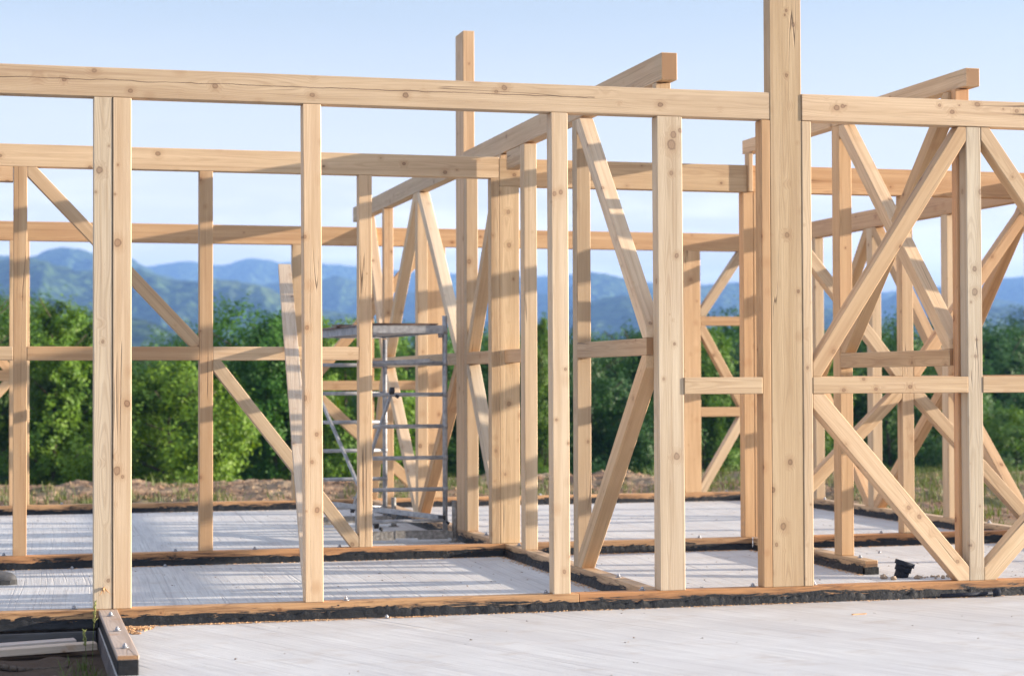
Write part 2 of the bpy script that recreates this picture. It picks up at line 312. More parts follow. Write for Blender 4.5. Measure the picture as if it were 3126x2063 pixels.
# ------------------------------------------------------------------ timber walls
TW = .09
class Wall:
    """axis 'x': wall runs along X with its camera-side face at y=c;  axis 'y': runs along Y with its left face at x=c"""
    def __init__(s, name, axis, c, s0, label):
        s.axis, s.c = axis, c
        s.base = Vector((s0, c, 0)) if axis == 'x' else Vector((c, s0, 0))
        s.root = empty(name, s.base, label, 'timber wall frame')
    def w(s, a, n, z): return Vector((a, s.c + n, z)) if s.axis == 'x' else Vector((s.c + n, a, z))
    def member(s, name, poly, n0=0., n1=TW, mat=None, tint=None, label=None, knots=(), check=None):
        P = [Vector(p) for p in poly]
        # long axis = longest edge direction
        best = max(((P[(i + 1) % len(P)] - P[i]) for i in range(len(P))), key=lambda e: e.length)
        d = best.normalized()
        if d.x < -1e-6 or (abs(d.x) < 1e-6 and d.y < 0): d = -d
        c2 = sum(P, Vector((0, 0))) / len(P)
        lo = min((p - c2).dot(d) for p in P)
        o2 = c2 + d * lo                                   # origin at the lower/left end
        jit = random.uniform(-.0012, .0012)
        n0 += jit; n1 += jit
        O = s.w(o2.x, (n0 + n1) / 2, o2.y)
        X = (s.w(d.x, 0, d.y) - s.w(0, 0, 0)).normalized()
        Y = Vector((0, 1, 0)) if s.axis == 'x' else Vector((1, 0, 0))
        Z = X.cross(Y)
        bm = bmesh.new(); hw = (n1 - n0) / 2
        perp = lambda p: ((s.w(p.x, 0, p.y) - s.w(o2.x, 0, o2.y)).dot(X), (s.w(p.x, 0, p.y) - s.w(o2.x, 0, o2.y)).dot(Z))
        Q = [perp(p) for p in P]
        f0 = [bm.verts.new((x, -hw, z)) for x, z in Q]; f1 = [bm.verts.new((x, hw, z)) for x, z in Q]
        bm.faces.new(f0); bm.faces.new(f1[::-1]); k = len(Q)
        for i in range(k): bm.faces.new((f0[i], f1[i], f1[(i + 1) % k], f0[(i + 1) % k]))
        bmesh.ops.recalc_face_normals(bm, faces=bm.faces)
        bmesh.ops.bevel(bm, geom=list(bm.edges), offset=.0035, segments=1, affect='EDGES')
        o = link(name, bm, mat or WOOD)
        M = Matrix((X, Y, Z)).transposed().to_4x4()
        o.rotation_euler = M.to_euler(); o.parent = s.root; o.location = O - s.base
        o.color = (*(tint or (1, 1, 1)), 1)
        if label: o['label'] = label
        def loc(a_, z_):
            q = s.w(a_, 0, z_) - s.w(o2.x, 0, o2.y); return q.dot(X), q.dot(Z)
        for i, (ka, kz, kr_) in enumerate(knots[:7]): o['knot%d' % i] = (*loc(ka, kz), kr_)
        if check: (xa, za), (xb, zb) = loc(*check[0]), loc(*check[1]); o['check_line'] = (min(xa, xb), max(xa, xb), za)
        return o
    def rect(s, name, a0, a1, z0, z1, n0=0., n1=TW, **k): return s.member(name, [(a0, z0), (a1, z0), (a1, z1), (a0, z1)], n0, n1, **k)
    def stud(s, a0, a1, z0, z1, n0=0., n1=TW, lean=0.0, **k):
        return s.member(k.pop('name', 'stud'), [(a0 + lean, z0), (a1 + lean, z0), (a1, z1), (a0, z1)], n0, n1, **k)
    def brace(s, p, q, bay, wd=.086, n0=0., n1=TW, **k):
        p, q = Vector(p), Vector(q); d = (q - p).normalized(); t = Vector((-d.y, d.x)) * wd / 2
        poly = [p - d - t, q + d - t, q + d + t, p - d + t]
        a0, a1, z0, z1 = bay
        for ax, lim, sg in ((0, a0, 1), (0, a1, -1), (1, z0, 1), (1, z1, -1)):
            o = []
            for i in range(len(poly)):
                A, B = poly[i], poly[(i + 1) % len(poly)]
                da, db = sg * (A[ax] - lim), sg * (B[ax] - lim)
                if da >= 0: o.append(A)
                if da * db < 0: o.append(A + (B - A) * (da / (da - db)))
            poly = o
        return s.member('brace', poly, n0, n1, **k)
    def beam(s, q0, q1, w0, w1, z0, z1, label=None, tint=None):
        """slightly skewed long beam between two end sections: q = (x, y) of the left face, z0/z1 = (bottom, top)"""
        a = Vector((q0[0], q0[1], z0[0])); X = (Vector((q1[0], q1[1], z1[0])) - a).normalized()
        Y = Vector((0, 0, 1)).cross(X).normalized(); Z = X.cross(Y)
        Mi = Matrix((X, Y, Z)).transposed().to_4x4(); Mi.translation = a; inv = Mi.inverted()
        bm = bmesh.new(); vs = []
        for (x, y), w_, (b, t) in ((q0, w0, z0), (q1, w1, z1)):
            vs.append([bm.verts.new(inv @ Vector(p)) for p in ((x, y, b), (x + w_, y, b), (x + w_, y, t), (x, y, t))])
        A_, B_ = vs; bm.faces.new(A_); bm.faces.new(B_[::-1])
        for i in range(4): bm.faces.new((A_[i], B_[i], B_[(i + 1) % 4], A_[(i + 1) % 4]))
        bmesh.ops.recalc_face_normals(bm, faces=bm.faces); bmesh.ops.bevel(bm, geom=list(bm.edges), offset=.0035, segments=1, affect='EDGES')
        o = link('top_beam', bm, WOOD); o.parent = s.root; o.rotation_euler = Mi.to_euler(); o.location = a - s.base
        o.color = (*(tint or (1, 1, 1)), 1)
        if label: o['label'] = label
        return o
    def bolt(s, sill, a, n=.05, z=.09):
        bm = bmesh.new(); bm_tube(bm, (0, 0, 0), (0, 0, .003), .019, 18); bm_tube(bm, (0, 0, .003), (0, 0, .014), .0105, 6); bm_tube(bm, (0, 0, .014), (0, 0, .02), .006, 10)
        o = link('bolt', bm, BOLT); o.parent = sill
        wp = s.w(a, n, z + .001)
        Ms = Matrix.Translation(sill.location) @ sill.rotation_euler.to_matrix().to_4x4()
        o.matrix_basis = Ms.inverted() @ Matrix.Translation(wp - s.base) @ Matrix.Rotation(random.uniform(0, 1), 4, 'Z')
    def tar(s, a0, a1, side=-1, seed=0, hmin=.028, hmax=.062, n0=None):
        hmin -= .008; hmax -= .008
        """thick smeared bitumen along the foot of the sill; side -1 = camera-side / left face"""
        face = 0.0 if side < 0 else TW
        N = max(12, int((a1 - a0) / .012)); rows = 6
        bm = bmesh.new(); grid = []
        for i in range(N + 1):
            a = a0 + (a1 - a0) * i / N
            h = hmin + (hmax - hmin) * (.5 + 1.0 * noise.noise((a * 1.3, seed, 0)) + .6 * noise.noise((a * 6, seed, 3)) + .5 * noise.noise((a * 21, seed, 7)) + .5 * noise.noise((a * 60, seed, 9)))
            h = max(.018, min(.084, h)); r = []
            for j in range(rows + 1):
                t = j / rows
                th = .004 + .014 * (1 - t) ** 1.2 + .004 * noise.noise((a * 9, t * 2, seed)) + .002 * noise.noise((a * 50, t * 9, seed))
                if j == rows: th = .0006
                z = h * t
                r.append(bm.verts.new(s.w(a, face + side * max(th, .0008), z) - s.base))
            grid.append(r)
        for i in range(N):
            for j in range(rows):
                bm.faces.new((grid[i][j], grid[i + 1][j], grid[i + 1][j + 1], grid[i][j + 1]))
        # back and underside so that the bead is a closed body
        bk = [[bm.verts.new(s.w(a0 + (a1 - a0) * i / N, face - side * .002, z) - s.base) for z in (.001, .017)] for i in (0, N)]
        bmesh.ops.recalc_face_normals(bm, faces=bm.faces)
        for r in bk:
            for v in r: bm.verts.remove(v)
        if s.axis == 'x' and side < 0 or s.axis == 'y' and side < 0:
            n = (-1 if True else 1)
            f = bm.faces[:] ; 
            ref = s.w(0, -1, 0) - s.w(0, 0, 0)
            if sum(x.normal.dot(ref) for x in f) < 0: bmesh.ops.reverse_faces(bm, faces=f)
        o = link('bitumen_coating', bm, TAR, s.root, smooth=True)
        return o

yA, yB, yC, x1, x2, x3, HS = 9.945, 13.145, 18.535, 3.419, 5.297, 7.587, .09
PALE = (1.06, 1.19, 1.36); WARM = (.98, .945, .89); ORNG = (.97, .915, .84); SIL = (.86, .69, .54)
# ---- front wall
A = Wall('front_wall_frame', 'x', yA, -3, 'nearest timber wall frame with a double post at left and the tallest post at right')
a_s1 = A.rect('sill', -3, 3.0, 0, HS, mat=SILLW, tint=SIL); a_s2 = A.rect('sill', 3.001, 7.68, 0, HS, mat=SILLW, tint=SIL)
A.rect('top_plate', -3, 4.126, 2.7, 2.852, tint=(.97, .96, .97), knots=[(.608, 2.736, .012), (1.038, 2.776, .014), (1.546, 2.747, .013), (.277, 2.781, .01), (2.047, 2.763, .014), (2.589, 2.823, .014), (3.478, 2.761, .014)], check=((-.5, 2.787), (3.1, 2.787))); A.rect('top_plate', 4.317, 7.68, 2.699, 2.85, -.007, .083, tint=(.95, .94, .95), knots=[(4.566, 2.788, .012), (4.529, 2.778, .016), (5.168, 2.814, .009), (5.248, 2.778, .013), (5.408, 2.827, .014), (5.66, 2.796, .012)])
A.stud(.423, .516, HS, 2.699, lean=.003, tint=PALE, knots=[(.452, 2.324, .017), (.499, .235, .009), (.5, 2.449, .005), (.434, 2.212, .006), (.47, 1.45, .008)], label='left half of the double post with a knot near its top'); A.stud(.5195, .613, HS, 2.699, -.003, .087, lean=.003, tint=PALE, knots=[(.543, 1.956, .019), (.593, 1.134, .017), (.542, .791, .019), (.545, 2.353, .005), (.53, 2.203, .005)])
A.stud(1.496, 1.592, HS, 2.699, lean=.012, tint=PALE, knots=[(1.568, .966, .011), (1.517, 1.525, .012), (1.57, .57, .013), (1.544, .822, .009), (1.507, 2.001, .01)]); A.stud(2.851, 2.945, HS, 2.699, lean=.006, tint=PALE, knots=[(2.87, 2.257, .012), (2.928, 1.306, .008), (2.875, 1.031, .007), (2.941, .904, .007), (2.917, .212, .011)])
A.stud(3.458, 3.604, HS, 2.699, lean=.008, tint=PALE, name='wide_stud', knots=[(3.554, 2.598, .018), (3.542, 2.543, .026), (3.593, 2.623, .011), (3.541, 2.386, .011), (3.57, 1.931, .012), (3.564, .825, .017), (3.554, 1.443, .009)])
A.stud(4.073, 4.1245, HS, 2.698, -.002, .09, tint=WARM); A.stud(4.317, 4.373, HS, 2.697, -.004, .088)
A.stud(4.1265, 4.3150, HS, 3.97, name='tall_post', tint=(.76, .76, .73), knots=[(4.228, 3.317, .009), (4.27, 3.24, .012), (4.227, 2.951, .009), (4.224, 2.053, .014), (4.289, 1.739, .010), (4.19, .426, .019), (4.15, .327, .010)], label='tallest wide post rising above the top plates')
A.stud(5.338, 5.431, HS, 2.697, tint=PALE, knots=[(5.384, 1.748, .018), (5.386, 1.376, .009), (5.393, 1.47, .008), (5.385, 1.88, .014)]); A.stud(6.5, 6.59, HS, 2.698); A.stud(7.59, 7.68, HS, 2.698); A.stud(-.75, -.66, HS, 2.698); A.stud(-2, -1.91, HS, 2.698)
for a0, a1 in ((3.609, 4.072), (4.375, 5.338), (5.431, 6.5), (6.59, 7.59)): A.rect('noggin', a0 + .0005, a1 - .0005, 1.166, 1.2595, -.004, .086, tint=(1, 1, .99), knots=[(4.683, 1.247, .009), (4.561, 1.187, .01), (4.76, 1.191, .01), (4.97, 1.202, .012)])
A.brace((4.375, 1.26), (5.34, 2.698), (4.376, 5.337, 1.2602, 2.6965), tint=(1, 1, .98))
A.brace((4.375, 1.165), (5.338, .09), (4.376, 5.337, .0905, 1.1655), .105, tint=(1.04, 1.03, 1.03), knots=[(4.959, .516, .012), (5.262, .203, .01), (5.023, .463, .012)])
A.brace((5.431, 2.698), (6.5, 1.26), (5.432, 6.499, 1.2602, 2.6965)); A.brace((5.431, .09), (6.5, 1.165), (5.432, 6.499, .0905, 1.1655), .105, tint=WARM)
for a in (.33,): A.bolt(a_s1, a)
for a in (1.73,): A.bolt(a_s1, a)
for a in (2.83,): A.bolt(a_s1, a, .065)
for a in (3.38, 4.03, 4.40, 6.3): A.bolt(a_s2, a, .06)
A.tar(.55, 7.68, seed=1, hmin=.034, hmax=.06); A.tar(-3, .448, seed=2, hmin=.03, hmax=.06)
# ---- middle wall
B = Wall('middle_wall_frame', 'x', yB, -3, 'second timber wall frame from the front, with charred dark stains on its sill')
b_s = [B.rect('sill', a0, a1, 0, HS, mat=SILLW, tint=(.82, .65, .52)) for a0, a1 in ((-3, 3.4185), (3.51, 5.2965), (5.389, 7.586))]
B.rect('top_plate', -3, 3.383, 2.684, 2.835); B.rect('top_plate', 3.384, 5.27, 2.628, 2.826, tint=ORNG); B.rect('top_plate', 5.307, 7.586, 2.628, 2.826, tint=ORNG)
B.rect('stub_block', 5.2715, 5.3055, 2.628, 2.918, -.03, .05)
B.rect('lintel', -1.02, .036, 2.582, 2.6835)
for a0, a1 in ((-1.11, -1.02), (-2.3, -2.21), (.037, .127), (1.267, 1.359), (2.37, 2.463)): B.stud(a0, a1, HS, 2.6835)
B.stud(3.321, 3.3825, HS, 2.6835, tint=WARM, label='stud with a long splintered split beside the wide post'); B.stud(3.3835, 3.53, HS, 2.6275, name='wide_stud', tint=(1, .97, .9), knots=[(3.45, 2.443, .014), (3.454, 2.209, .015), (3.449, 1.081, .015), (3.486, 1.968, .008)])
B.stud(5.238, 5.318, HS, 2.6275, tint=ORNG); B.stud(5.319, 5.378, HS, 2.6275, tint=WARM); B.stud(6.51, 6.603, HS, 2.6275, tint=(.97, .97, .97))
for a0, a1 in ((-1.02, .037), (.127, 1.267), (1.359, 2.37)): B.rect('noggin', a0 + .0005, a1 - .0005, 1.39, 1.483, -.001, .089)
for a0, a1 in ((5.378, 6.51), (6.603, 7.586)): B.rect('noggin', a0 + .0005, a1 - .0005, 1.165, 1.268)
B.brace((.127, 2.684), (1.267, 1.483), (.128, 1.266, 1.4835, 2.683)); B.brace((1.359, 1.39), (2.37, .09), (1.36, 2.369, .0905, 1.3895))
B.brace((5.378, 2.628), (6.51, 1.268), (5.379, 6.509, 1.2685, 2.627)); B.brace((6.51, 1.165), (5.378, .09), (5.379, 6.509, .0905, 1.1645), .09, tint=WARM)
B.brace((6.603, 1.268), (7.64, 2.628), (6.604, 7.586, 1.2685, 2.627)); B.brace((6.603, 1.165), (7.65, .09), (6.604, 7.586, .0905, 1.1645), .092)
for a in (-.35, -.02, 1.11, 1.65, 2.24): B.bolt(b_s[0], a)
for a in (4.9,): B.bolt(b_s[1], a)
for a in (6.35, 7.1): B.bolt(b_s[2], a)
B.tar(-3, 3.4, seed=3, hmin=.036, hmax=.06); B.tar(3.52, 5.29, seed=4, hmin=.03, hmax=.06); B.tar(5.4, 7.58, seed=5, hmin=.032, hmax=.062)
# ---- rear wall
Cw = Wall('rear_wall_frame', 'x', yC, -3, 'farthest timber wall frame along the slab edge in front of the bare earth')
c_s = Cw.rect('sill', -3, 7.586, 0, HS, mat=SILLW, tint=SIL)
Cw.rect('top_plate', -3, 7.586, 2.577, 2.759, tint=(1.0, .95, .89))
for a0, a1 in ((-1.2, -1.015), (.018, .201), (2.686, 2.87), (4.033, 4.216), (6.724, 6.909), (7.386, 7.57)): Cw.stud(a0, a1, HS, 2.5765, name='wide_stud', tint=WARM)
Cw.rect('noggin', -1.0145, .0175, 1.258, 1.358, tint=ORNG); Cw.rect('noggin', 2.8705, 4.0325, 1.156, 1.249, tint=ORNG)
Cw.rect('noggin', 6.9095, 7.3855, 1.807, 1.8995, tint=WARM); Cw.rect('noggin', 6.9095, 7.3855, .868, .965, tint=WARM)
Cw.brace((-1.015, 2.577), (.018, 1.358), (-1.014, .017, 1.3585, 2.576), tint=ORNG); Cw.brace((.018, 1.258), (-1.015, .09), (-1.014, .017, .0905, 1.2575), tint=ORNG)
Cw.brace((4.033, 2.577), (2.87, 1.249), (2.871, 4.032, 1.2495, 2.576), .1, tint=ORNG); Cw.brace((2.87, 1.156), (4.033, .09), (2.871, 4.032, .0905, 1.1555), .1, tint=ORNG)
Cw.brace((7.386, 2.577), (6.909, 1.8995), (6.91, 7.385, 1.9, 2.576), .09); Cw.brace((6.909, 1.807), (7.386, .965), (6.91, 7.385, .9655, 1.8065), .09); Cw.brace((7.386, .868), (6.909, .09), (6.91, 7.385, .0905, .8675), .09)
for a in (.5, 3.3, 5.2, 7.2, 7.5): Cw.bolt(c_s, a)
Cw.tar(-3, 7.58, seed=6, hmin=.03, hmax=.058)
# ---- left cross wall
X1 = Wall('cross_wall_frame', 'y', x1, 10.036, 'left one of the two cross wall frames, running back from the front wall past the scaffold')
p_s = [X1.rect('sill', 10.0365, 13.1445, 0, HS, mat=SILLW), X1.rect('sill', 13.236, 18.534, 0, HS, mat=SILLW)]
X1.beam((x1, 14.398), (3.491, 9.96), .09, .093, (2.868, 3.018), (2.903, 3.055), 'front length of the cross beam, its sawn end in the air')
X1.stud(10.038, 10.1, HS, 2.898, .066, .154); X1.rect('top_beam', 14.662, 19.305, 2.872, 3.022)
X1.stud(11.36, 11.455, HS, 2.867); X1.stud(12.6, 12.705, HS, 2.867); X1.stud(13.24, 13.3, HS, 2.867); X1.stud(14.305, 14.397, HS, 2.867)
X1.stud(14.40, 14.66, HS, 3.965, name='tall_post', tint=(.97, .93, .9), label='tall post standing high above the cross beam')
X1.stud(16.12, 16.225, HS, 2.871); X1.stud(17.635, 17.729, HS, 2.871); X1.stud(18.63, 18.72, 0.0, 2.871)
X1.rect('block', 12.7065, 13.09, 2.738, 2.8675, .002, .088)
nz = (1.372, 1.464)
X1.rect('noggin', 10.037, 11.359, 1.384, 1.478, .001, .089); X1.rect('noggin', 12.7055, 13.1445, *nz); X1.rect('noggin', 13.301, 14.304, *nz)
X1.rect('noggin', 14.661, 16.119, *nz); X1.rect('noggin', 16.2255, 17.6345, *nz); X1.rect('noggin', 17.7295, 18.6295, *nz)
X1.brace((11.36, 2.868), (10.037, 1.478), (10.038, 11.359, 1.4785, 2.8665), .09, tint=(1.06, 1.14, 1.26)); X1.brace((10.037, 1.384), (11.36, .09), (10.038, 11.359, .0905, 1.3835), .1, tint=WARM)  # paler tint on these cross-wall braces paints in sky and sun light
X1.brace((13.3, 2.868), (14.305, 1.464), (13.301, 14.304, 1.4645, 2.8665), .09, tint=WARM); X1.brace((14.305, 1.372), (13.3, .09), (13.301, 14.304, .0905, 1.3715), .09, tint=(1.06, 1.14, 1.26))
X1.brace((16.12, 2.871), (14.66, 1.464), (14.661, 16.119, 1.4645, 2.8705), .09, tint=(1.06, 1.14, 1.26)); X1.brace((14.66, 1.372), (16.12, .09), (14.661, 16.119, .0905, 1.3715), .09, tint=WARM)
X1.brace((16.225, 2.871), (17.635, 1.464), (16.226, 17.634, 1.4645, 2.8705), .09, tint=WARM); X1.brace((17.635, 1.372), (16.225, .09), (16.226, 17.634, .0905, 1.3715), .09, tint=(1.06, 1.14, 1.26))
X1.brace((18.63, 2.871), (17.73, 1.464), (17.7295, 18.6295, 1.4645, 2.8705), .09, tint=(1.06, 1.14, 1.26)); X1.brace((17.73, 1.372), (18.53, .09), (17.7295, 18.55, .0905, 1.3715), .09, tint=WARM)
for a in (10.7, 12.95): X1.bolt(p_s[0], a)
for a in (13.9, 15.3): X1.bolt(p_s[1], a)
X1.tar(10.04, 13.14, seed=7, hmin=.03, hmax=.058); X1.tar(13.24, 18.53, seed=8, hmin=.026, hmax=.055)
# ---- right cross wall
X2 = Wall('cross_wall_frame', 'y', x2, 9.87, 'right one of the two cross wall frames, short, with crossed braces over a doorway')
q_s = X2.rect('sill', 11.245, 13.144, 0, HS, mat=SILLW, tint=WARM)
X2.beam((x2, 13.305), (5.348, 9.96), .09, .088, (2.925, 3.026), (2.935, 3.041))
X2.stud(11.597, 11.71, HS, 2.918, tint=WARM); X2.stud(10.038, 10.092, HS, 2.931, .024, .112, tint=(.95, .82, .74))
X2.rect('noggin', 10.0925, 11.5965, 1.322, 1.4175, .0, .09, tint=ORNG)
X2.brace((11.597, 2.918), (10.093, 1.418), (10.094, 11.596, 1.418, 2.9175), .09, 0, .09); X2.brace((10.093, 2.918), (11.597, 1.418), (10.094, 11.596, 1.418, 2.9175), .09, .0045, .0855, tint=WARM)
X2.bolt(q_s, 11.42); X2.tar(11.25, 13.12, seed=9, hmin=.036, hmax=.062)
bm = bmesh.new(); bm_box(bm, (0, 0, 0), (TW + .008, .006, .045)); t = link('bitumen_coating', bm, TAR, X2.root, (TW / 2, 11.242 - 9.87, .0235))
# ---- right outer wall
X3 = Wall('side_wall_frame', 'y', x3, yA + TW, 'outer side wall frame at the far right, running back to the rear wall beside the grass')
r_s = X3.rect('sill', 10.037, 18.62, 0, HS, mat=SILLW, tint=WARM)
X3.rect('top_beam', 10.037, 18.62, 2.624, 2.786, tint=(.93, .85, .8))
S3 = [(10.04, 10.13), (11.55, 11.64), (13.148, 13.238), (14.48, 14.592), (15.915, 16.03), (17.175, 17.26), (18.53, 18.62)]
for a0, a1 in S3: X3.stud(a0, a1, HS, 2.623)
for i in range(6):
    a0, a1 = S3[i][1] + .0005, S3[i + 1][0] - .0005
    X3.rect('noggin', a0, a1, 1.185, 1.278)
    up_front = i in (0, 2, 4)       # top of the upper brace at the nearer stud?
    top, mid = (a0, a1) if up_front else (a1, a0)
    if i == 5: top, mid = a1, a0
    X3.brace((top, 2.624), (mid, 1.278), (a0, a1, 1.2785, 2.6225), .09, tint=WARM)
    if i != 5: X3.brace((mid, 1.185), (top, .09), (a0, a1, .0905, 1.1845), .09)
for a in (15.5, 13.9, 17.1): X3.bolt(r_s, a)
X3.tar(10.04, 18.5, seed=10, hmin=.03, hmax=.06)

# ---- short sill towards the camera at the left
st = Wall('sill_stub', 'y', .452, 8.27, 'short bolted sill beam pointing to the camera at the slab corner in the lower left')
st.root['category'] = 'sill beam'
sb = st.rect('beam', 8.27, 9.944, .0665, HS - .001, 0, .093, mat=GREYW, tint=(.78, .74, .72)); sb2 = st.rect('bitumen_block', 8.273, 9.944, 0, .066, .002, .091, mat=TAR)
for a in (8.48, 9.07, 9.66): st.bolt(sb, a, .045)

# ---- leaning board
bm = bmesh.new(); a = Vector((1.568, 10.105, .115)); b = Vector((2.04, 14.5, 2.115))
L = (b - a).length
bm_box(bm, (L / 2, 0, 0), (L, .094, .05)); bmesh.ops.bevel(bm, geom=list(bm.edges), offset=.002, segments=1, affect='EDGES')
o = link('leaning_board', bm, WOOD)
X = (b - a).normalized(); Y = Vector((0, 0, 1)).cross(X).normalized(); Z = X.cross(Y)
Mx = Matrix((X, Y, Z)).transposed().to_4x4(); o.rotation_euler = Mx.to_euler(); o.location = a + Z * -.0 ; o.color = (1.15, 1.36, 1.72, 1)
tag(o, 'loose pale board leaning over the middle wall behind the second front stud', 'board')

# ------------------------------------------------------------------ scaffold
sf = empty('scaffold', (2.95, 14.42, 0), 'grey steel ladder scaffold with a plank deck standing inside the frame behind the middle wall', 'scaffold')
SB = Vector((2.95, 14.42, 0))
def spart(name, fn, mat, parent=None, label=None):
    bm = bmesh.new(); fn(bm); bmesh.ops.translate(bm, verts=bm.verts, vec=-SB)
    o = link(name, bm, mat, parent or sf); 
    if label: o['label'] = label
    return o
ends = [dict(y=14.42, xl=2.665, xr=3.272, zt=1.748), dict(y=16.1, xl=2.52, xr=3.127, zt=1.60)]
for e in ends:
    for xx in (e['xl'], e['xr']):
        fr = spart('upright_tube', lambda bm: bm_tube(bm, (xx, e['y'], .10), (xx, e['y'], e['zt']), .0195, 16), STEEL)
    for k, z in enumerate((.412, .654, .896, 1.14, 1.382, 1.626)):
        def rung(bm):
            bm_tube(bm, (e['xl'], e['y'], z), (e['xr'], e['y'], z), .0155, 12)
            for xx in (e['xl'], e['xr']): bm_tube(bm, (xx, e['y'], z - .018), (xx, e['y'], z + .018), .0225, 14)
        spart('rung', rung, STEEL)
    def outr(bm):
        y = e['y']; xm = (e['xl'] + e['xr']) / 2
        bm_bar(bm, (e['xl'] - .02, y, .062), (xm - .09, y, .062), .04, .068); bm_bar(bm, (e['xr'] + .02, y, .062), (xm + .09, y, .062), .04, .068)
        bm_bar(bm, (xm - .091, y, .07), (xm + .091, y, .07), .046, .058)
        bm_bar(bm, (e['xr'] + .0205, y, .06), (e['xr'] + .055, y, .06), .05, .05); bm_bar(bm, (e['xl'] - .0205, y, .06), (e['xl'] - .055, y, .06), .05, .05)
        for dx in (-.2, -.02, .02, .2, .27): bm_tube(bm, (xm + dx, y - .026, .065), (xm + dx, y - .018, .065), .004, 8)
    ob = spart('outrigger_beam', outr, STEELF)
    for sx in (e['xl'] - .075, e['xr'] + .075):
        def jack(bm):
            y = e['y']
            bm_tube(bm, (sx, y, .012), (sx, y, .32 if e is ends[0] else .25), .021, 14)
            bm_tube(bm, (sx, y, 0.0), (sx, y, .008), .045, 18); bm_tube(bm, (sx, y, .008), (sx, y, .03), .026, 14, .021)
        spart('screw_jack', jack, STEELF)
def deckf(bm):
    q = [(2.70, 14.38), (3.245, 14.38), (3.115, 16.13), (2.555, 16.13)]
    z0, z1 = 1.612, 1.672
    for i in range(4):
        a, b = q[i], q[(i + 1) % 4]
        bm_bar(bm, (a[0], a[1], (z0 + z1) / 2), (b[0], b[1], (z0 + z1) / 2), .028, z1 - z0)
    vs = [bm.verts.new((x, y, z)) for z in (1.627, 1.637) for x, y in q]
    bm.faces.new(vs[:4][::-1]); bm.faces.new(vs[4:])
    for xx in (2.715, 3.235): bm_bar(bm, (xx, 14.38, 1.625), (xx, 14.43, 1.60), .03, .05)
df = spart('deck_frame', deckf, STEEL)
def deckp(bm):
    vs = [bm.verts.new(p) for p in ((2.66, 14.36, 1.6735), (3.20, 14.36, 1.6735), (3.09, 16.15, 1.6735), (2.50, 16.15, 1.6735), (2.68, 14.34, 1.6865), (3.21, 14.36, 1.6865), (3.10, 16.15, 1.6865), (2.50, 16.15, 1.6865))]
    for f in ((3, 2, 1, 0), (4, 5, 6, 7), (0, 1, 5, 4), (1, 2, 6, 5), (2, 3, 7, 6), (3, 0, 4, 7)): bm.faces.new([vs[i] for i in f])
dp = spart('deck_board', deckp, PLY)
def clamp(bm, p, d):
    d = Vector(d).normalized(); p = Vector(p)
    bm_bar(bm, p - d * .03, p + d * .035, .034, .034); bm_tube(bm, p + Vector((.025, -.02, -.03)), p + Vector((.05, -.02, -.045)), .012, 8)
def braceS(a, b, wd=.03):
    o = spart('diagonal_brace', lambda bm: bm_bar(bm, a, b, .018, wd, up=(0, 0, 1) if abs((Vector(b) - Vector(a)).normalized().z) < .7 else (1, 0, 0)), STEEL)
    d = Vector(b) - Vector(a)
    for p, s in ((a, -1), (b, 1)): spart('clamp', lambda bm: clamp(bm, p, d * s), DARKSTEEL, o)
braceS((2.53, 16.06, 1.17), (2.735, 14.46, .15)); braceS((2.85, 14.40, 1.165), (2.84, 16.06, .16))
braceS((2.62, 16.02, .215), (3.25, 14.43, .19), .038)
spart('low_tube', lambda bm: bm_tube(bm, (2.68, 14.40, .172), (3.25, 14.40, .172), .014, 12), STEEL)
spart('low_tube', lambda bm: bm_tube(bm, (2.53, 16.1, .172), (3.12, 16.1, .172), .014, 12), STEEL)
spart('ledger_channel', lambda bm: (bm_bar(bm, (2.68, 14.445, 1.382), (3.15, 14.40, 1.402), .025, .03)), STEEL)
# loose boards on the deck
bm = bmesh.new(); bm_box(bm, (0, 0, 0), (.62, .16, .012)); o = link('loose_board', bm, PLY, loc=(2.86, 15.3, 1.6935)); o.rotation_euler[2] = R(7)
tag(o, 'thin worn board lying loose on the scaffold deck', 'board')

# ------------------------------------------------------------------ setting: slabs, ground
def slab(name, x0, x1_, y0, y1, mat, bottom=-.4):
    bm = bmesh.new(); bm_box(bm, ((x0 + x1_) / 2, (y0 + y1) / 2, bottom / 2), (x1_ - x0, y1 - y0, -bottom))
    bm.faces.ensure_lookup_table()
    for f in bm.faces: f.material_index = 0 if f.normal.z > .5 else 1
    return tag(link(name, bm, mat, mats=[mat, FOUND]), kind='structure')
slab('floor_slab', -3.1, 7.72, 9.99, 18.68, CONC); slab('terrace_slab', .4485, 12, 1.2, 9.9895, CONCF)

def gh(x, y):
    z = -.10
    in_slab = -3.2 < x < 7.85 and 9.5 < y < 18.8
    in_terr = .3 < x < 12.1 and 1 < y < 10.2
    if not (in_slab or in_terr):
        d = 1.0
        if y > 18: d = min(1, max(0, (y - 18.8) / .5))
        if x > 7.85 and y < 18.8: d = min(1, max(0, (x - 7.85) / .4))
        n = .05 * noise.noise((x * 1.1, y * 1.1, 3)) + .045 * noise.noise((x * 3.3, y * 3.3, 8)) + .06 * abs(noise.noise((x * 5, y * 5, 1))) + .045 * abs(noise.noise((x * 11, y * 11, 5)))
        amp = 1.0 if y > 18 else .45
        z += n * d * amp
        if y > 18:
            m = math.exp(-((y - 23.3 - .8 * noise.noise((x * .35, 0, 0))) / 1.1) ** 2)
            z += m * (.075 + .10 * noise.noise((x * .55, 4.4, 0)) + .05 * noise.noise((x * 1.9, 9.4, 0)))
            if x > 7: z -= m * .05 * min(1, (x - 7) / 2)
    if y > 25:
        t = y - 25
        z -= min(t * .2, 4) + (0 if t < 30 else min((t - 30) * .1, 30))
    if x > 13: z -= min((x - 13) * .03, 20)
    return z
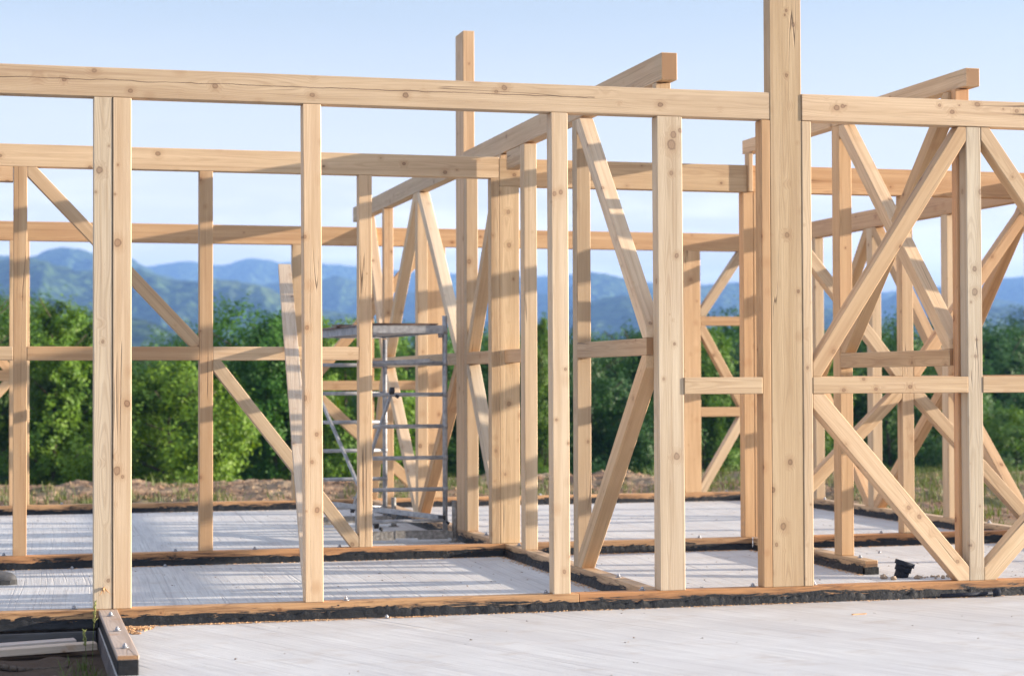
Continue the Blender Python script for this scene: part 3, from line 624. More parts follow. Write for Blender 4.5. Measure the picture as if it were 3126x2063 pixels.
def axis(segs):
    o = []
    for a, b, st_ in segs:
        n = max(1, round((b - a) / st_)); o += [a + (b - a) * i / n for i in range(n)]
    return o + [segs[-1][1]]
gx = axis([(-3500, -300, 400), (-300, -40, 40), (-40, -6, 4), (-6, -2, .3), (-2, 12, .055), (12, 20, .5), (20, 60, 4), (60, 500, 40), (500, 4500, 400)])
gy = axis([(-200, -10, 30), (-10, 7, 1), (7, 10.2, .08), (10.2, 18.6, .3), (18.6, 25.5, .06), (25.5, 40, .6), (40, 90, 5), (90, 600, 50), (600, 5000, 400)])
nx, ny = len(gx), len(gy)
V = [(x, y, gh(x, y)) for y in gy for x in gx]
F = [(j * nx + i, j * nx + i + 1, (j + 1) * nx + i + 1, (j + 1) * nx + i) for j in range(ny - 1) for i in range(nx - 1)]
me = bpy.data.meshes.new('ground'); me.from_pydata(V, [], F); me.materials.append(EARTH)
for p in me.polygons: p.use_smooth = True
go = bpy.data.objects.new('ground', me); col.objects.link(go); tag(go, kind='structure')

# hills: real ridges at their own distance; profile = crest height over distance against azimuth (u in photo pixels of 3126)
def hill(name, dist, prof, seed, depth, rough):
    az0, az1, n, mrows = -700, 3900, 460, 60
    pu = [p[0] for p in prof]; pv = [p[1] for p in prof]
    V = []
    for j in range(mrows):
        t = j / (mrows - 1)
        for i in range(n):
            u = az0 + (az1 - az0) * i / (n - 1)
            k = float(np.interp(u, pu, pv))
            dd = dist - depth * .55 + depth * t
            dirv = FW + RT * ((u - 1563) / 5832); dirv.z = 0; dirv.normalize()
            crest = 1.24 + (1166 - k) / 5832 * dist
            sh = math.sin(min(1, t / .55) * math.pi / 2) ** 1.3 if t < .55 else math.cos((t - .55) / .45 * math.pi / 2)
            x, y = dirv.x * dd, dirv.y * dd
            spur = (noise.noise((u * .0052 + seed + t * .8, t * 1.3, seed)) * .34 + abs(noise.noise((u * .012 + seed - t * 1.2, t * 2.2, seed + 4))) * -.20) * (1 - abs(2 * min(t / .55, 1) - 1)) ** 1.5 
            zz = -40 + (crest + 40) * (sh + spur * sh)
            zz += rough * (noise.noise((x * .02, y * .02, seed)) + .6 * noise.noise((x * .07, y * .07, seed + 2)) + .35 * noise.noise((x * .2, y * .2, seed)))
            V.append((x, y, zz))
    F = [(j * n + i, j * n + i + 1, (j + 1) * n + i + 1, (j + 1) * n + i) for j in range(mrows - 1) for i in range(n - 1)]
    me = bpy.data.meshes.new(name); me.from_pydata(V, [], F); me.materials.append(HILL)
    for p in me.polygons: p.use_smooth = True
    o = bpy.data.objects.new(name, me); col.objects.link(o); tag(o, kind='structure')
hill('hills', 2600, [(-700, 820), (0, 830), (350, 815), (450, 822), (560, 806), (680, 812), (755, 795), (860, 806), (1000, 808), (1150, 825), (1370, 842), (1500, 848), (1700, 850), (1810, 838), (1900, 858), (2100, 880), (2300, 870), (2500, 885), (2700, 905), (2900, 890), (3040, 868), (3126, 866), (3900, 850)], 1.0, 800, 3)
hill('hills', 1900, [(-700, 800), (0, 793), (100, 792), (150, 776), (190, 770), (250, 774), (300, 792), (400, 803), (480, 840), (560, 860), (700, 880), (960, 868), (1030, 846), (1090, 862), (1200, 895), (1400, 900), (1550, 885), (1700, 905), (1805, 838), (1860, 848), (2000, 880), (2150, 885), (2260, 876), (2400, 925), (2500, 880), (2600, 905), (2700, 930), (2800, 880), (2900, 905), (3126, 945), (3900, 900)], 5.0, 600, 3)
hill('hills', 1250, [(-700, 810), (0, 808), (90, 802), (150, 810), (230, 838), (300, 842), (420, 836), (530, 858), (640, 866), (760, 872), (830, 890), (900, 925), (1000, 960), (1150, 985), (1400, 990), (1650, 985), (1800, 925), (1900, 905), (2000, 930), (2100, 955), (2300, 985), (2450, 960), (2600, 960), (2750, 1000), (2900, 960), (3060, 950), (3126, 955), (3900, 940)], 9.0, 500, 3)
hill('hills', 700, [(-700, 940), (0, 905), (150, 925), (300, 960), (430, 985), (520, 1020), (640, 1055), (800, 1090), (960, 1100), (1500, 1110), (1900, 1050), (2050, 1030), (2250, 1060), (2500, 1050), (2700, 1080), (3126, 1050), (3900, 1000)], 13.0, 260, 2)

# ------------------------------------------------------------------ vegetation
def quads_mesh(name, cen, nrm, size, mat, aspect=1.6, rng=None):
    n = len(cen); nrm = nrm / (np.linalg.norm(nrm, axis=1, keepdims=True) + 1e-9)
    r = rng.normal(size=(n, 3)); t = np.cross(nrm, r); t /= np.linalg.norm(t, axis=1, keepdims=True) + 1e-9
    b = np.cross(nrm, t); s = size[:, None]
    v = np.empty((n, 4, 3)); v[:, 0] = cen - t * s * aspect * .5; v[:, 1] = cen + b * s * .5; v[:, 2] = cen + t * s * aspect * .5; v[:, 3] = cen - b * s * .5
    me = bpy.data.meshes.new(name); me.vertices.add(n * 4); me.vertices.foreach_set('co', v.reshape(-1))
    me.loops.add(n * 4); me.loops.foreach_set('vertex_index', np.arange(n * 4, dtype=np.int32))
    me.polygons.add(n); me.polygons.foreach_set('loop_start', np.arange(0, n * 4, 4, dtype=np.int32))
    me.update(calc_edges=True); me.materials.append(mat); return me
def crown_mesh(seed, h, r, nleaf, mat, style):
    rng = np.random.default_rng(seed)
    # branch sprays: each is a small elongated tuft of leaves; tufts cluster on limbs
    nl = 42 if style != 'column' else 30
    C = []
    for i in range(nl):
        t = rng.uniform(.04, 1); z = h * t
        if style == 'round': rad = r * math.sqrt(max(0, 1 - (2 * t - .95) ** 2 * .92))
        elif style == 'cone': rad = r * (1 - t) ** .7 * 1.1 + .15
        else: rad = r * (.65 + .35 * math.sin(t * 9 + seed)) * (1 - t ** 4)
        a = rng.uniform(0, 2 * math.pi); q = rad * rng.uniform(.35, 1.0)
        C.append((math.cos(a) * q, math.sin(a) * q, z, rng.uniform(.30, .72) * (r / 1.8)))
    if style != 'round': C.append((0, 0, h * .98, .3 * r / 1.8)); C.append((.1, 0, h * .88, .4 * r / 1.8))
    C = np.array(C)
    tuft_c = []; tuft_n = []
    for cx, cy, cz, cr in C:
        k = int(9 + cr * 26)
        d = rng.normal(size=(k, 3)); d /= np.linalg.norm(d, axis=1, keepdims=True); d[:, 2] = d[:, 2] * .9 + .25
        p = np.array([cx, cy, cz]) + d * (cr * rng.uniform(.55, 1.05, size=(k, 1)))
        tuft_c.append(p); tuft_n.append(d)
    tc_, tn = np.vstack(tuft_c), np.vstack(tuft_n)
    idx = rng.integers(0, len(tc_), nleaf)
    spread = np.clip(rng.normal(size=(nleaf, 3)), -1.7, 1.7) * np.array([.085, .085, .10]) * (r / 1.8)
    up = tn[idx] * rng.uniform(-.05, .22, size=(nleaf, 1))
    cen = tc_[idx] + spread + up
    nrm = tn[idx] * 1.3 + rng.normal(size=(nleaf, 3)) * .5 + np.array([0, 0, .35])
    return quads_mesh('crown', cen, nrm, rng.uniform(.04, .075, nleaf), mat, 1.5, rng)
def trunk_bm(h, r, seed):
    rd = random.Random(seed); bm = bmesh.new(); p = Vector((0, 0, -.4)); rr = .10
    for k in range(7):
        q = p + Vector((rd.uniform(-.08, .08), rd.uniform(-.08, .08), h / 7)); bm_tube(bm, p, q, rr, 8, rr * .82); 
        if k > 0:
            for _ in range(3):
                a = rd.uniform(0, 6.28); e = q + Vector((math.cos(a) * r * .6, math.sin(a) * r * .6, h * .12)); bm_tube(bm, q, e, rr * .4, 5, .012)
        p, rr = q, rr * .82
    return bm
PRO = {}
for i, (nm, h, r, n, mt, stl) in enumerate([('a', 5.6, 1.9, 44000, LEAF, 'cone'), ('b', 5.2, 2.1, 46000, LEAF, 'round'), ('c', 6.2, 1.5, 38000, LEAF, 'column'), ('d', 5.6, 2.3, 46000, LEAFD, 'round'), ('e', 6.4, 1.9, 40000, LEAFD, 'cone'), ('f', 3.3, 1.9, 38000, LEAF, 'round')]):
    PRO[nm] = (crown_mesh(11 + i * 7, h, r, n, mt, stl), h, r, None)
    tb = trunk_bm(h, r, i); tm = bpy.data.meshes.new('trunk'); tb.to_mesh(tm); tb.free(); tm.materials.append(BARK); PRO[nm] = (PRO[nm][0], h, r, tm)
def tree(kind, u, y, vtop, label=None, tint=(1, 1, 1), sx=1.0, group='trees beyond the earth bank', name='broadleaf_tree'):
    me, h, r, tm = PRO[kind]
    dirv = FW + RT * ((u - 1563) / 5832); x = dirv.x / dirv.y * y
    ztop = 1.24 + (1166 - vtop) / 5832 * y
    gz = gh(x, y) - .1
    s = (ztop - gz) / (h * 1.09)
    rt = empty(name, (x, y, gz), label, 'tree', group, random.uniform(0, 6.28))
    for nm_, mm in (('trunk', tm), ('crown', me)):
        o = bpy.data.objects.new(nm_, mm); col.objects.link(o); o.parent = rt; o.scale = (s * sx, s * sx, s); o.color = (*tint, 1)
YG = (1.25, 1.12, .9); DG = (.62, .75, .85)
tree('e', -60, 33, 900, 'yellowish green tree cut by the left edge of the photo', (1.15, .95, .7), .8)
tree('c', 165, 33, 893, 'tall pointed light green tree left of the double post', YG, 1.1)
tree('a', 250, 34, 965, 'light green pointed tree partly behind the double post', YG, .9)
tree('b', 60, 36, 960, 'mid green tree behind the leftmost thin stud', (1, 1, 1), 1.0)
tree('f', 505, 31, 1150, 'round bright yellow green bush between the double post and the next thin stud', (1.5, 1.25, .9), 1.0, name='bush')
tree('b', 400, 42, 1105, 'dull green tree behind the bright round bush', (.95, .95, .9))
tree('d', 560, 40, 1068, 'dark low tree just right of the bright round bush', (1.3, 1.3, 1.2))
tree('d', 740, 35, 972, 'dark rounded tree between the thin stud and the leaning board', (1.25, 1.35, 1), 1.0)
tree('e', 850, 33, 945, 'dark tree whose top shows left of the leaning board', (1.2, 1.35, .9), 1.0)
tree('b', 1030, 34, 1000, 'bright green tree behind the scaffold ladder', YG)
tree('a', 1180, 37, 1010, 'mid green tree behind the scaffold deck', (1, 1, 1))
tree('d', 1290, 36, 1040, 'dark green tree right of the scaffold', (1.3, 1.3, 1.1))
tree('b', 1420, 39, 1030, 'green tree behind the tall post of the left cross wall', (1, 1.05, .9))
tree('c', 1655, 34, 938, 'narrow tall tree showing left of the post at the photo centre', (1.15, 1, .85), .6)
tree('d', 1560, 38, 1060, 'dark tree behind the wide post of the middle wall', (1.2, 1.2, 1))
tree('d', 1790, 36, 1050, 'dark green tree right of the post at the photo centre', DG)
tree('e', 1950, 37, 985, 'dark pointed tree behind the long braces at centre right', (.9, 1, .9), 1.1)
tree('e', 1880, 42, 1060, 'dark tree between the two long braces of the left cross wall', DG)
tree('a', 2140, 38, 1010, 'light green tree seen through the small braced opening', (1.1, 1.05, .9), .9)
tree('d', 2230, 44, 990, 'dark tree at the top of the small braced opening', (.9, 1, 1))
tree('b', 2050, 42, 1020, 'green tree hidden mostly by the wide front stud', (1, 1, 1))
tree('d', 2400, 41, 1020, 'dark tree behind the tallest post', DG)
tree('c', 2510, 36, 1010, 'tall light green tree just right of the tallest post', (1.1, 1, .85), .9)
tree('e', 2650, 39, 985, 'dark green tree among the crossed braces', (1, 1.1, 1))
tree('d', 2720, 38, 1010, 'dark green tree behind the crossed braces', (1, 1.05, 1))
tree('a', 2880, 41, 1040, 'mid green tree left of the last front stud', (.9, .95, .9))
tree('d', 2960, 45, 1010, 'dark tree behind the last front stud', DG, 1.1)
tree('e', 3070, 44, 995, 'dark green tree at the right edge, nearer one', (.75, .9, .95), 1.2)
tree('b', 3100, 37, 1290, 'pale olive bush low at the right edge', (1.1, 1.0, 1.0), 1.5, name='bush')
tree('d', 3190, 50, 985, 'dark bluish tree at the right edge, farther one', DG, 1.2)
# second, farther and taller row closing the gaps
far = [(-40, 50, 960), (330, 55, 1095), (640, 55, 1080), (950, 58, 1030), (1100, 52, 1035), (1340, 56, 1060), (1500, 55, 1060), (1730, 58, 1045), (2000, 56, 1040), (2330, 56, 1030), (2580, 58, 1030), (2800, 60, 1040), (3000, 62, 1035), (3180, 64, 1010)]
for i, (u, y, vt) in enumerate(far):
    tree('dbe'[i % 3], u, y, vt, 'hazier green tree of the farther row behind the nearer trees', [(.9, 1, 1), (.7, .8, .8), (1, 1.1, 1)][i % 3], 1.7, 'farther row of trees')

def blades(name, pts, mat, hmin, hmax, wd, lean=.5, seed=1, **kw):
    rng = random.Random(seed); V, F = [], []
    for x, y, z in pts:
        a = rng.uniform(0, 6.283); h = rng.uniform(hmin, hmax); w_ = wd * rng.uniform(.6, 1.3)
        d = Vector((math.cos(a), math.sin(a), 0)); t = Vector((-d.y, d.x, 0)); l = rng.uniform(.1, lean) * h
        p = Vector((x, y, z - .005)); k = len(V)
        for f, ws in ((0, 1), (.4, .85), (.75, .55), (1, .05)):
            c_ = p + d * l * f * f + Vector((0, 0, h * (f - .12 * f * f)))
            V += [c_ - t * w_ * ws * .5, c_ + t * w_ * ws * .5]
        for j in range(3): F.append((k + 2 * j, k + 2 * j + 1, k + 2 * j + 3, k + 2 * j + 2))
    me = bpy.data.meshes.new(name); me.from_pydata([tuple(v) for v in V], [], F); me.materials.append(mat)
    o = bpy.data.objects.new(name, me); col.objects.link(o); return tag(o, **kw)
rg = random.Random(3)
pts = []
for _ in range(420):           # tufts on the earth bank
    x = rg.uniform(-1, 13); y = rg.uniform(18.95, 24.2)
    dens = noise.noise((x * .5, y * .6, 7)) + (.25 if x > 8 else 0) + (.2 if x < 1 else 0)
    if dens < -.10: continue
    for _ in range(rg.randint(6, 26)):
        xx, yy = x + rg.gauss(0, .07), y + rg.gauss(0, .07); 
        if 18.9 < yy: pts.append((xx, yy, gh(xx, yy)))
for _ in range(380):           # thicker grass edge on the right
    x = rg.uniform(8.1, 14); y = rg.uniform(18.5, 25.5)
    if y < 21.3 + .5 * noise.noise((x, 0, 1)) and noise.noise((x * .9, y * .9, 12)) < .22: continue
    for _ in range(rg.randint(8, 20)):
        xx, yy = x + rg.gauss(0, .1), y + rg.gauss(0, .1); pts.append((xx, yy, gh(xx, yy)))
for _ in range(260):
    x = rg.uniform(7.95, 9.5); y = rg.uniform(13.2, 17.5)
    if noise.noise((x * 1.2, y * 1.2, 2)) < .05: continue
    for _ in range(rg.randint(5, 12)):
        xx, yy = x + rg.gauss(0, .05), y + rg.gauss(0, .05)
        if xx > 7.9: pts.append((xx, yy, gh(xx, yy)))
blades('grass', pts, GRASS, .05, .2, .009, .7, 4, label='green grass and weeds growing in tufts on the bare earth behind the slab', cat='grass', kind='stuff')
crumbs_later = True
pts = []
for _ in range(34):            # weeds in the lower left corner
    x, y = .385 - abs(rg.gauss(0, .07)), rg.uniform(8.2, 9.35)
    for _ in range(rg.randint(5, 14)): pts.append((x + rg.gauss(0, .02), y + rg.gauss(0, .02), -.1))
blades('grass', pts, GRASS, .025, .09, .006, .9, 8, label='low green weeds growing against the foundation edge in the lower left corner', cat='grass', kind='stuff')
def seed_stalk(name, loc, h, bend, label, headlen=.1):
    o = empty(name, loc, label, 'grass stalk'); bm = bmesh.new(); p = Vector((0, 0, 0))
    N = 8; pts_ = [Vector((bend * (k / N) ** 2, 0, h * k / N)) for k in range(N + 1)]
    for k in range(N): bm_tube(bm, pts_[k], pts_[k + 1], .0016, 5)
    link('stem', bm, GRASS, o)
    bm = bmesh.new(); d = (pts_[-1] - pts_[-2]).normalized()
    for k in range(26):
        c_ = pts_[-1] + d * (headlen * k / 26 - headlen * .6) + Vector((rg.gauss(0, .002), rg.gauss(0, .002), 0)); bm_tube(bm, c_, c_ + Vector((rg.gauss(0, .006), rg.gauss(0, .006), .012)), .0035, 5, .0006)
    link('seed_head', bm, STRAW, o)
seed_stalk('grass_stalk', (.395, 9.3, -.1), .265, .01, 'taller grass stalk with pale seed head left of the bolted stub beam')
seed_stalk('grass_stalk', (.36, 9.1, -.1), .165, -.012, 'shorter grass stalk with a bent pale seed head left of the taller stalk', .07)
# yellow flowers on the right
for i, (x, y, lb) in enumerate([(9.45, 20.3, 'left one of the two small yellow flowers in the grass at the right'), (9.62, 20.4, 'right one of the two small yellow flowers in the grass at the right')]):
    z = gh(x, y); o = empty('flower', (x, y, z), lb, 'flower')
    bm = bmesh.new(); bm_tube(bm, (0, 0, 0), (.01, 0, .24), .003, 5); link('stem', bm, GRASS, o)
    bm = bmesh.new(); bmesh.ops.create_uvsphere(bm, u_segments=10, v_segments=6, radius=.022, matrix=Matrix.Translation((.01, 0, .245)) @ Matrix.Diagonal((1, 1, .6, 1))); link('petals', bm, FLOW, o)

# ------------------------------------------------------------------ small things
# planks in the lower left
def plank(name, a, b, wd, ht, mat, label, cat='plank', tint=(1, 1, 1)):
    a, b = Vector(a), Vector(b); L = (b - a).length; bm = bmesh.new(); bm_box(bm, (L / 2, 0, 0), (L, wd, ht)); bmesh.ops.bevel(bm, geom=list(bm.edges), offset=.0015, segments=1, affect='EDGES')
    o = link(name, bm, mat); X = (b - a).normalized(); Y = Vector((0, 0, 1)).cross(X).normalized(); Z = X.cross(Y)
    o.rotation_euler = Matrix((X, Y, Z)).transposed().to_4x4().to_euler(); o.location = a; o.color = (*tint, 1); return tag(o, label, cat)
plank('plank', (-1.1, 9.45, -.08), (.425, 9.66, -.052), .09, .034, GREYW, 'grey weathered plank lying nearest in front of the lower left sill', tint=(1.05, 1, .95))
plank('plank', (-1.1, 9.60, -.075), (.33, 9.77, -.045), .09, .03, GREYW, 'shorter grey plank lying just behind the nearest plank at lower left', tint=(.95, .95, 1))
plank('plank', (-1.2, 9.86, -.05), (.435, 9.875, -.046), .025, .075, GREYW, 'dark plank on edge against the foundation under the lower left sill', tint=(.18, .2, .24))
plank('wood_strip', (.16, 8.93, -.094), (.25, 8.98, -.094), .012, .008, GREYW, 'small pale wood strip on the dirt in the lower left corner', 'wood strip')
# fallen root / branch
bm = bmesh.new(); pr = None
for k in range(14):
    p = Vector((-.15 + k * .033, 9.2 + .03 * math.sin(k * .8), -.085 + .012 * math.sin(k * .5))); 
    if pr is not None: bm_tube(bm, pr, p, .018 - .0008 * k, 8, .018 - .0008 * (k + 1))
    pr = p
tag(link('branch', bm, BARK), 'thin brown branch lying in the dirt below the lower left planks', 'branch')
# splinter sticking out at the foot of the double post
bm = bmesh.new()
for k in range(7):
    a = Vector((0, 0, 0)); bm_tube(bm, a, a + Vector((rg.gauss(0, .012), -.03 + rg.gauss(0, .006), rg.gauss(-.012, .02))), .005, 5, .001)
o = link('splinter', bm, SAWD, A.root, (.478 + 3, -.002, .20)); o['label'] = 'frayed splinter near the foot of the double post'
# drain pipe with collar
pp = empty('drain_pipe', (5.44, 11.03, 0), 'black plastic drain pipe socket tilted right, standing in the slab among stones', 'pipe')
ax = Vector((.30, -.06, 1)).normalized()
def ringtube(bm, a, b, ro, ri, seg=28):
    q = (Vector(b) - Vector(a)).to_track_quat('Z', 'Y').to_matrix().to_4x4()
    R0 = []
    for P_, r in ((a, ro), (b, ro), (b, ri), (a, ri)):
        R0.append([bm.verts.new(Vector(P_) + (q @ Vector((math.cos(t * 2 * math.pi / seg) * r, math.sin(t * 2 * math.pi / seg) * r, 0)))) for t in range(seg)])
    for k in range(4):
        for t in range(seg):
            f = bm.faces.new((R0[k][t], R0[k][(t + 1) % seg], R0[(k + 1) % 4][(t + 1) % seg], R0[(k + 1) % 4][t])); f.smooth = True
    bmesh.ops.recalc_face_normals(bm, faces=bm.faces)
bm = bmesh.new(); ringtube(bm, ax * -.03, ax * .082, .044, .036); link('pipe_body', bm, PIPE, pp)
bm = bmesh.new(); ringtube(bm, ax * .04, ax * .098, .052, .047); ringtube(bm, ax * .076, ax * .104, .0625, .046); link('collar', bm, PIPE, pp)
# small conduit end in front of the sill at right
cd = empty('conduit', (5.47, 9.90, .012), 'small black conduit pipe end lying against the bitumen, far right foot of front wall', 'pipe')
bm = bmesh.new(); bm_tube(bm, (-.33, .012, .003), (-.01, .0, .008), .011, 12); link('tube', bm, PIPE, cd)
bm = bmesh.new(); ringtube(bm, (-.012, 0, .01), (.028, -.02, .016), .022, .017, 20); link('socket', bm, PIPE, cd)
# stones around the pipe
def stone(loc, s, seed, label, group=None):
    bm = bmesh.new(); bmesh.ops.create_icosphere(bm, subdivisions=2, radius=s)
    for v in bm.verts:
        n_ = 1 + .45 * noise.noise(v.co / s * 1.1 + Vector((seed, 0, 0))); v.co *= n_; v.co.z *= .75
    o = link('stone', bm, STONE, None, (loc[0], loc[1], loc[2] + s * .55)); o.rotation_euler = (0, 0, seed); return tag(o, label, 'stone', group)
stone((5.30, 10.98, 0), .024, 1.1, 'larger tan stone touching the left side of the black drain pipe')
stone((5.33, 10.9, 0), .021, 2.3, 'flat tan stone in front left of the black drain pipe')
stone((5.50, 10.92, 0), .02, 3.1, 'brown stone at the right foot of the black drain pipe')
for k in range(26):
    stone((5.54 + rg.uniform(0, .34), 10.88 + rg.uniform(-.05, .12), 0), rg.uniform(.005, .013), k * .7, 'small rubble stone in the row between the drain pipe and the last front stud', 'small rubble stones right of the drain pipe')

# sawdust, chips and crumbs
def crumbs(name, spots, mat, smin, smax, seed, flat=.4, **kw):
    rng = np.random.default_rng(seed); C = []
    for (xa, ya, xb, yb, n, sp, z) in spots:
        t = rng.uniform(0, 1, n); q = np.abs(rng.normal(0, 1, n)) * sp
        dx, dy = xb - xa, yb - ya; L = math.hypot(dx, dy) or 1
        cl_ = .5 + .5 * np.sin(t * L * 9 + seed) * np.sin(t * L * 3.7)
        keep = rng.uniform(0, 1, n) < (.25 + .75 * cl_)
        x = xa + dx * t + q * (dy / L); y = ya + dy * t - q * (dx / L)
        C.append(np.stack([x, y, np.full(n, z) + rng.uniform(.001, .004, n)], 1)[keep])
    C = np.vstack(C); n = len(C); s = rng.uniform(smin, smax, n); V, F = [], []
    for i in range(n):
        a = rng.uniform(0, 6.28); l, w_ = s[i], s[i] * rng.uniform(.25, .7); c_, s_ = math.cos(a), math.sin(a); x, y, z = C[i]; k = len(V); h = s[i] * flat
        V += [(x + c_ * l, y + s_ * l, z), (x - s_ * w_, y + c_ * w_, z - .001), (x - c_ * l, y - s_ * l, z), (x + s_ * w_, y - c_ * w_, z - .001), (x + c_ * l * .2, y + s_ * l * .2, z + h)]
        F += [(k, k + 1, k + 4), (k + 1, k + 2, k + 4), (k + 2, k + 3, k + 4), (k + 3, k, k + 4), (k + 3, k + 2, k + 1, k)]
    me = bpy.data.meshes.new(name); me.from_pydata(V, [], F); me.materials.append(mat); o = bpy.data.objects.new(name, me); col.objects.link(o); return tag(o, **kw)
crumbs('sawdust', [(.57, yA - .022, 2.2, yA - .022, 1500, .02, 0), (2.2, yA - .02, 6, yA - .02, 900, .015, 0), (-1, yB - .02, 3.4, yB - .02, 900, .025, 0), (3.55, yB - .02, 5.2, yB - .02, 900, .03, 0), (5.4, yB - .02, 7.5, yB - .02, 700, .02, 0),
                    (x1 - .02, 13.1, x1 - .02, 10.1, 900, .03, 0), (x2 - .02, 13.1, x2 - .02, 11.2, 700, .025, 0), (x3 - .02, 18.4, x3 - .02, 13.3, 500, .03, 0), (-1, yC - .03, 7, yC - .03, 500, .03, 0)],
       SAWD, .003, .009, 3, label='fine wood shavings and sawdust swept along the feet of the sills', cat='sawdust', kind='stuff')
crumbs('wood_shavings', [(.56, 9.90, .72, 9.84, 900, .05, 0), (.56, 9.88, .64, 9.62, 900, .012, 0), (.6, 9.86, .66, 9.8, 500, .03, .006)], SAWD, .005, .015, 9, .5,
       label='heap of orange brown wood shavings in the corner right of the bolted stub beam', cat='shavings', kind='stuff')
sp = []
for _ in range(45): sp.append((rg.uniform(.6, 6.5), rg.uniform(7, 9.8), rg.uniform(.6, 6.5), 9.0, 1, .01, 0))
sp = [(x, y, x + .02, y, 2, .02, 0) for x, y, *_ in sp] + [(x, y, x + .02, y, 2, .02, 0) for x, y in [(rg.uniform(-.5, 7.4), rg.uniform(10.2, 18.4)) for _ in range(900)]]
crumbs('debris', sp, DEB, .002, .009, 5, .4, label='scattered dark crumbs and chips lying on the concrete', cat='debris', kind='stuff')
def chip(loc, l, w_, h, rz, label, mat=SAWD):
    bm = bmesh.new(); vs = bm_box(bm, (0, 0, h / 2), (l, w_, h)); 
    for v in vs:
        if v.co.x > 0: v.co.y *= .3
    o = link('wood_chip', bm, mat, None, loc); o.rotation_euler[2] = rz; return tag(o, label, 'wood chip')
chip((4.37, 9.35, 0), .09, .012, .006, R(8), 'thin pointed pale wood splinter alone on the terrace slab at right')
chip((5.86, 16.4, 0), .09, .07, .03, .3, 'cream wood wedge on the slab behind the wide front stud')
cl_sp = []
for _ in range(5200):
    x = rg.uniform(-1.5, 13); y = rg.uniform(18.95, 24.4)
    if x > 7.9 and rg.random() < .4: y = rg.uniform(13, 19)
    cl_sp.append((x, y, x + .001, y, 1, .01, gh(x, y)))
crumbs('earth_clods', cl_sp, EARTH, .012, .055, 12, .75, label='loose brown clods of earth scattered over the bare ground behind the slab', cat='earth clods', kind='stuff')
# loose nuts by the walls
for (x, y, lb) in [(1.93, 9.90, 'loose zinc nut at the foot of the front wall on the terrace slab'), (.42, 13.08, 'loose zinc nut beside the middle sill left of the double post'), (1.03, 13.06, 'loose zinc nut beside the middle sill right of the double post'), (6.05, 12.6, 'loose zinc nut on the slab behind the long front brace')]:
    bm = bmesh.new(); bm_tube(bm, (0, 0, 0), (0, 0, .014), .011, 6); bm_tube(bm, (0, 0, .014), (0, 0, .018), .006, 10)
    o = link('nut', bm, BOLT, None, (x, y, .001)); tag(o, lb, 'nut')

# ------------------------------------------------------------------ person (only a boot reaches into the frame)
per = empty('person', (-.17, 12.22, 0), 'worker at the left edge, only a grey work boot toe in frame', 'person')
bm = bmesh.new(); J = {}; lay = bm.verts.layers.skin.verify()
def jv(n, p, r):
    v = bm.verts.new(p); v[lay].radius = (r, r); J[n] = v; return v
def je(*ns):
    for a, b in zip(ns, ns[1:]): bm.edges.new((J[a], J[b]))
jv('pel', (-.16, .10, .95), .13)[lay].use_root = True
jv('wa', (-.17, .10, 1.1), .12); jv('ch', (-.17, .10, 1.3), .14); jv('nb', (-.17, .10, 1.47), .055); jv('hb', (-.15, .10, 1.56), .075); jv('hd', (-.14, .10, 1.66), .09); jv('ht', (-.14, .10, 1.73), .06)
for s, nm in ((-1, 'r'), (1, 'l')):
    jv('hip' + nm, (-.15, .10 + s * .09, .88), .095); jv('kn' + nm, (-.10 if s < 0 else -.2, .10 + s * .10, .48), .06); jv('an' + nm, (-.075 if s < 0 else -.3, .10 + s * .11 - (.0 if s < 0 else 0), .10), .042)
    je('pel', 'hip' + nm, 'kn' + nm, 'an' + nm)
    jv('sh' + nm, (-.17, .10 + s * .19, 1.40), .06); jv('el' + nm, (-.24, .10 + s * .24, 1.12), .042); jv('wr' + nm, (-.2, .10 + s * .22, .87), .028); jv('pa' + nm, (-.19, .10 + s * .215, .80), .026)
    je('ch', 'sh' + nm, 'el' + nm, 'wr' + nm, 'pa' + nm)
    for k in range(5):
        dx = (k - 2) * .017; ln = (.05, .075, .08, .072, .058)[k]; dz = 0 if k else .02
        jv(f'f{nm}{k}a', (-.19 + dx, .10 + s * .215, .765 + dz), .009); jv(f'f{nm}{k}b', (-.185 + dx, .10 + s * .21, .765 + dz - ln), .007); je('pa' + nm, f'f{nm}{k}a', f'f{nm}{k}b')
je('pel', 'wa', 'ch', 'nb', 'hb', 'hd', 'ht')
body = link('body', bm, CLOTH, per)
mo = body.modifiers.new('skin', 'SKIN'); mo.use_smooth_shade = True; ms = body.modifiers.new('sub', 'SUBSURF'); ms.levels = 1; ms.render_levels = 1
body.location = (0, -.0, 0)
bm = bmesh.new(); bmesh.ops.create_uvsphere(bm, u_segments=18, v_segments=12, radius=.1, matrix=Matrix.Translation((-.15, .10, 1.69)) @ Matrix.Diagonal((1, .85, 1, 1))); link('hair', bm, HAIR, per, smooth=True)
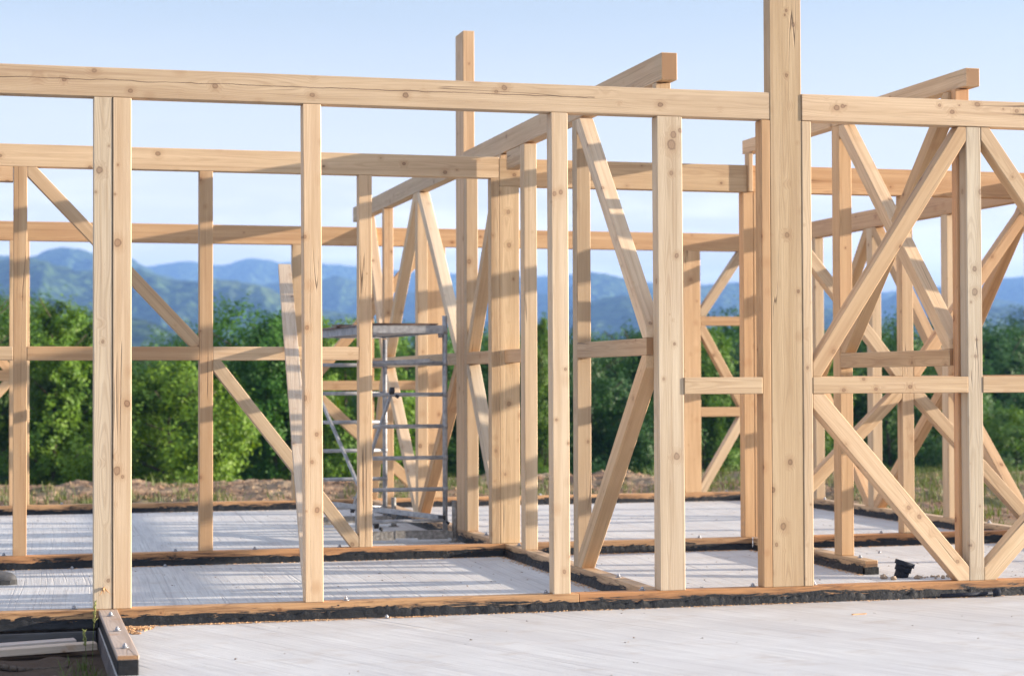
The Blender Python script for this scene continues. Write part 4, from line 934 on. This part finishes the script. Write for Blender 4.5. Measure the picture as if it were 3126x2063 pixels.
def boot(cx, cy, name='boot'):
    # lofted boot, toe towards +X
    secs = [(-.12, .035, .105), (-.10, .043, .12), (-.05, .043, .135), (-.01, .04, .135), (.03, .043, .115), (.08, .048, .094), (.11, .05, .083), (.14, .05, .076), (.16, .046, .072), (.176, .038, .064), (.188, .026, .052), (.195, .012, .038)]
    bm = bmesh.new(); rings_ = []
    for x, wd, h in secs:
        r = []
        for k in range(14):
            t = k / 14 * 2 * math.pi; yy = math.cos(t) * wd; zz = .02 + (h - .02) * max(0, math.sin(t)) ** .7 if math.sin(t) > 0 else .02 - .004 * abs(math.sin(t))
            r.append(bm.verts.new((x, yy, zz)))
        rings_.append(r)
    for a, b in zip(rings_, rings_[1:]):
        for k in range(14): bm.faces.new((a[k], a[(k + 1) % 14], b[(k + 1) % 14], b[k]))
    bm.faces.new(rings_[0]); bm.faces.new(rings_[-1][::-1]); bmesh.ops.recalc_face_normals(bm, faces=bm.faces)
    o = link(name, bm, BOOT, per, (cx, cy, 0), smooth=True)
    bm = bmesh.new(); out_ = [(-.125, .036), (-.1, .046), (-.03, .042), (.03, .046), (.1, .054), (.155, .051), (.185, .037), (.198, .016)]
    pl = [(x, wd) for x, wd in out_] + [(x, -wd) for x, wd in out_[::-1]]
    lo = [bm.verts.new((x, y, .0)) for x, y in pl]; hi = [bm.verts.new((x * 1.0, y * 1.02, .021 + (.007 if x > .15 else 0))) for x, y in pl]
    bm.faces.new(lo[::-1]); bm.faces.new(hi); 
    for k in range(len(pl)): bm.faces.new((lo[k], lo[(k + 1) % len(pl)], hi[(k + 1) % len(pl)], hi[k]))
    link('sole', bm, SOLE, o)
    bm = bmesh.new()
    for k in range(5): bm_tube(bm, (.02 + k * .014, -.028, .125 - k * .011), (.026 + k * .014, .028, .125 - k * .011), .004, 6)
    for k in range(3): bm_tube(bm, (.01, -.02 + k * .01, .128), (.055, -.045 + k * .02, .12), .004, 6)
    link('laces', bm, LACE, o)
    bm = bmesh.new(); bm_tube(bm, (-.04, 0, .11), (-.045, 0, .2), .052, 16, .056); link('cuff', bm, BOOT, o, smooth=True)
boot(.035, -.0, 'boot'); boot(-.26, .21, 'boot')

# ------------------------------------------------------------------ haze
bm = bmesh.new(); bm_box(bm, (300, 1400, 55), (6400, 3800, 270))
hz = link('haze', bm, None) if False else None
m = bpy.data.materials.new('haze'); m.use_nodes = True; m.node_tree.nodes.clear(); g = G(m.node_tree)
pv = g.n('ShaderNodeVolumePrincipled', {'Color': (.24, .47, 1.0, 1), 'Density': .00038, 'Anisotropy': .0})
go_ = g.n('ShaderNodeOutputMaterial'); g.nt.links.new(pv.outputs[0], go_.inputs['Volume'])
hz = link('haze', bm, m); tag(hz, label='thin blue haze lying between the house frame and the far hills', cat='haze', kind='stuff')
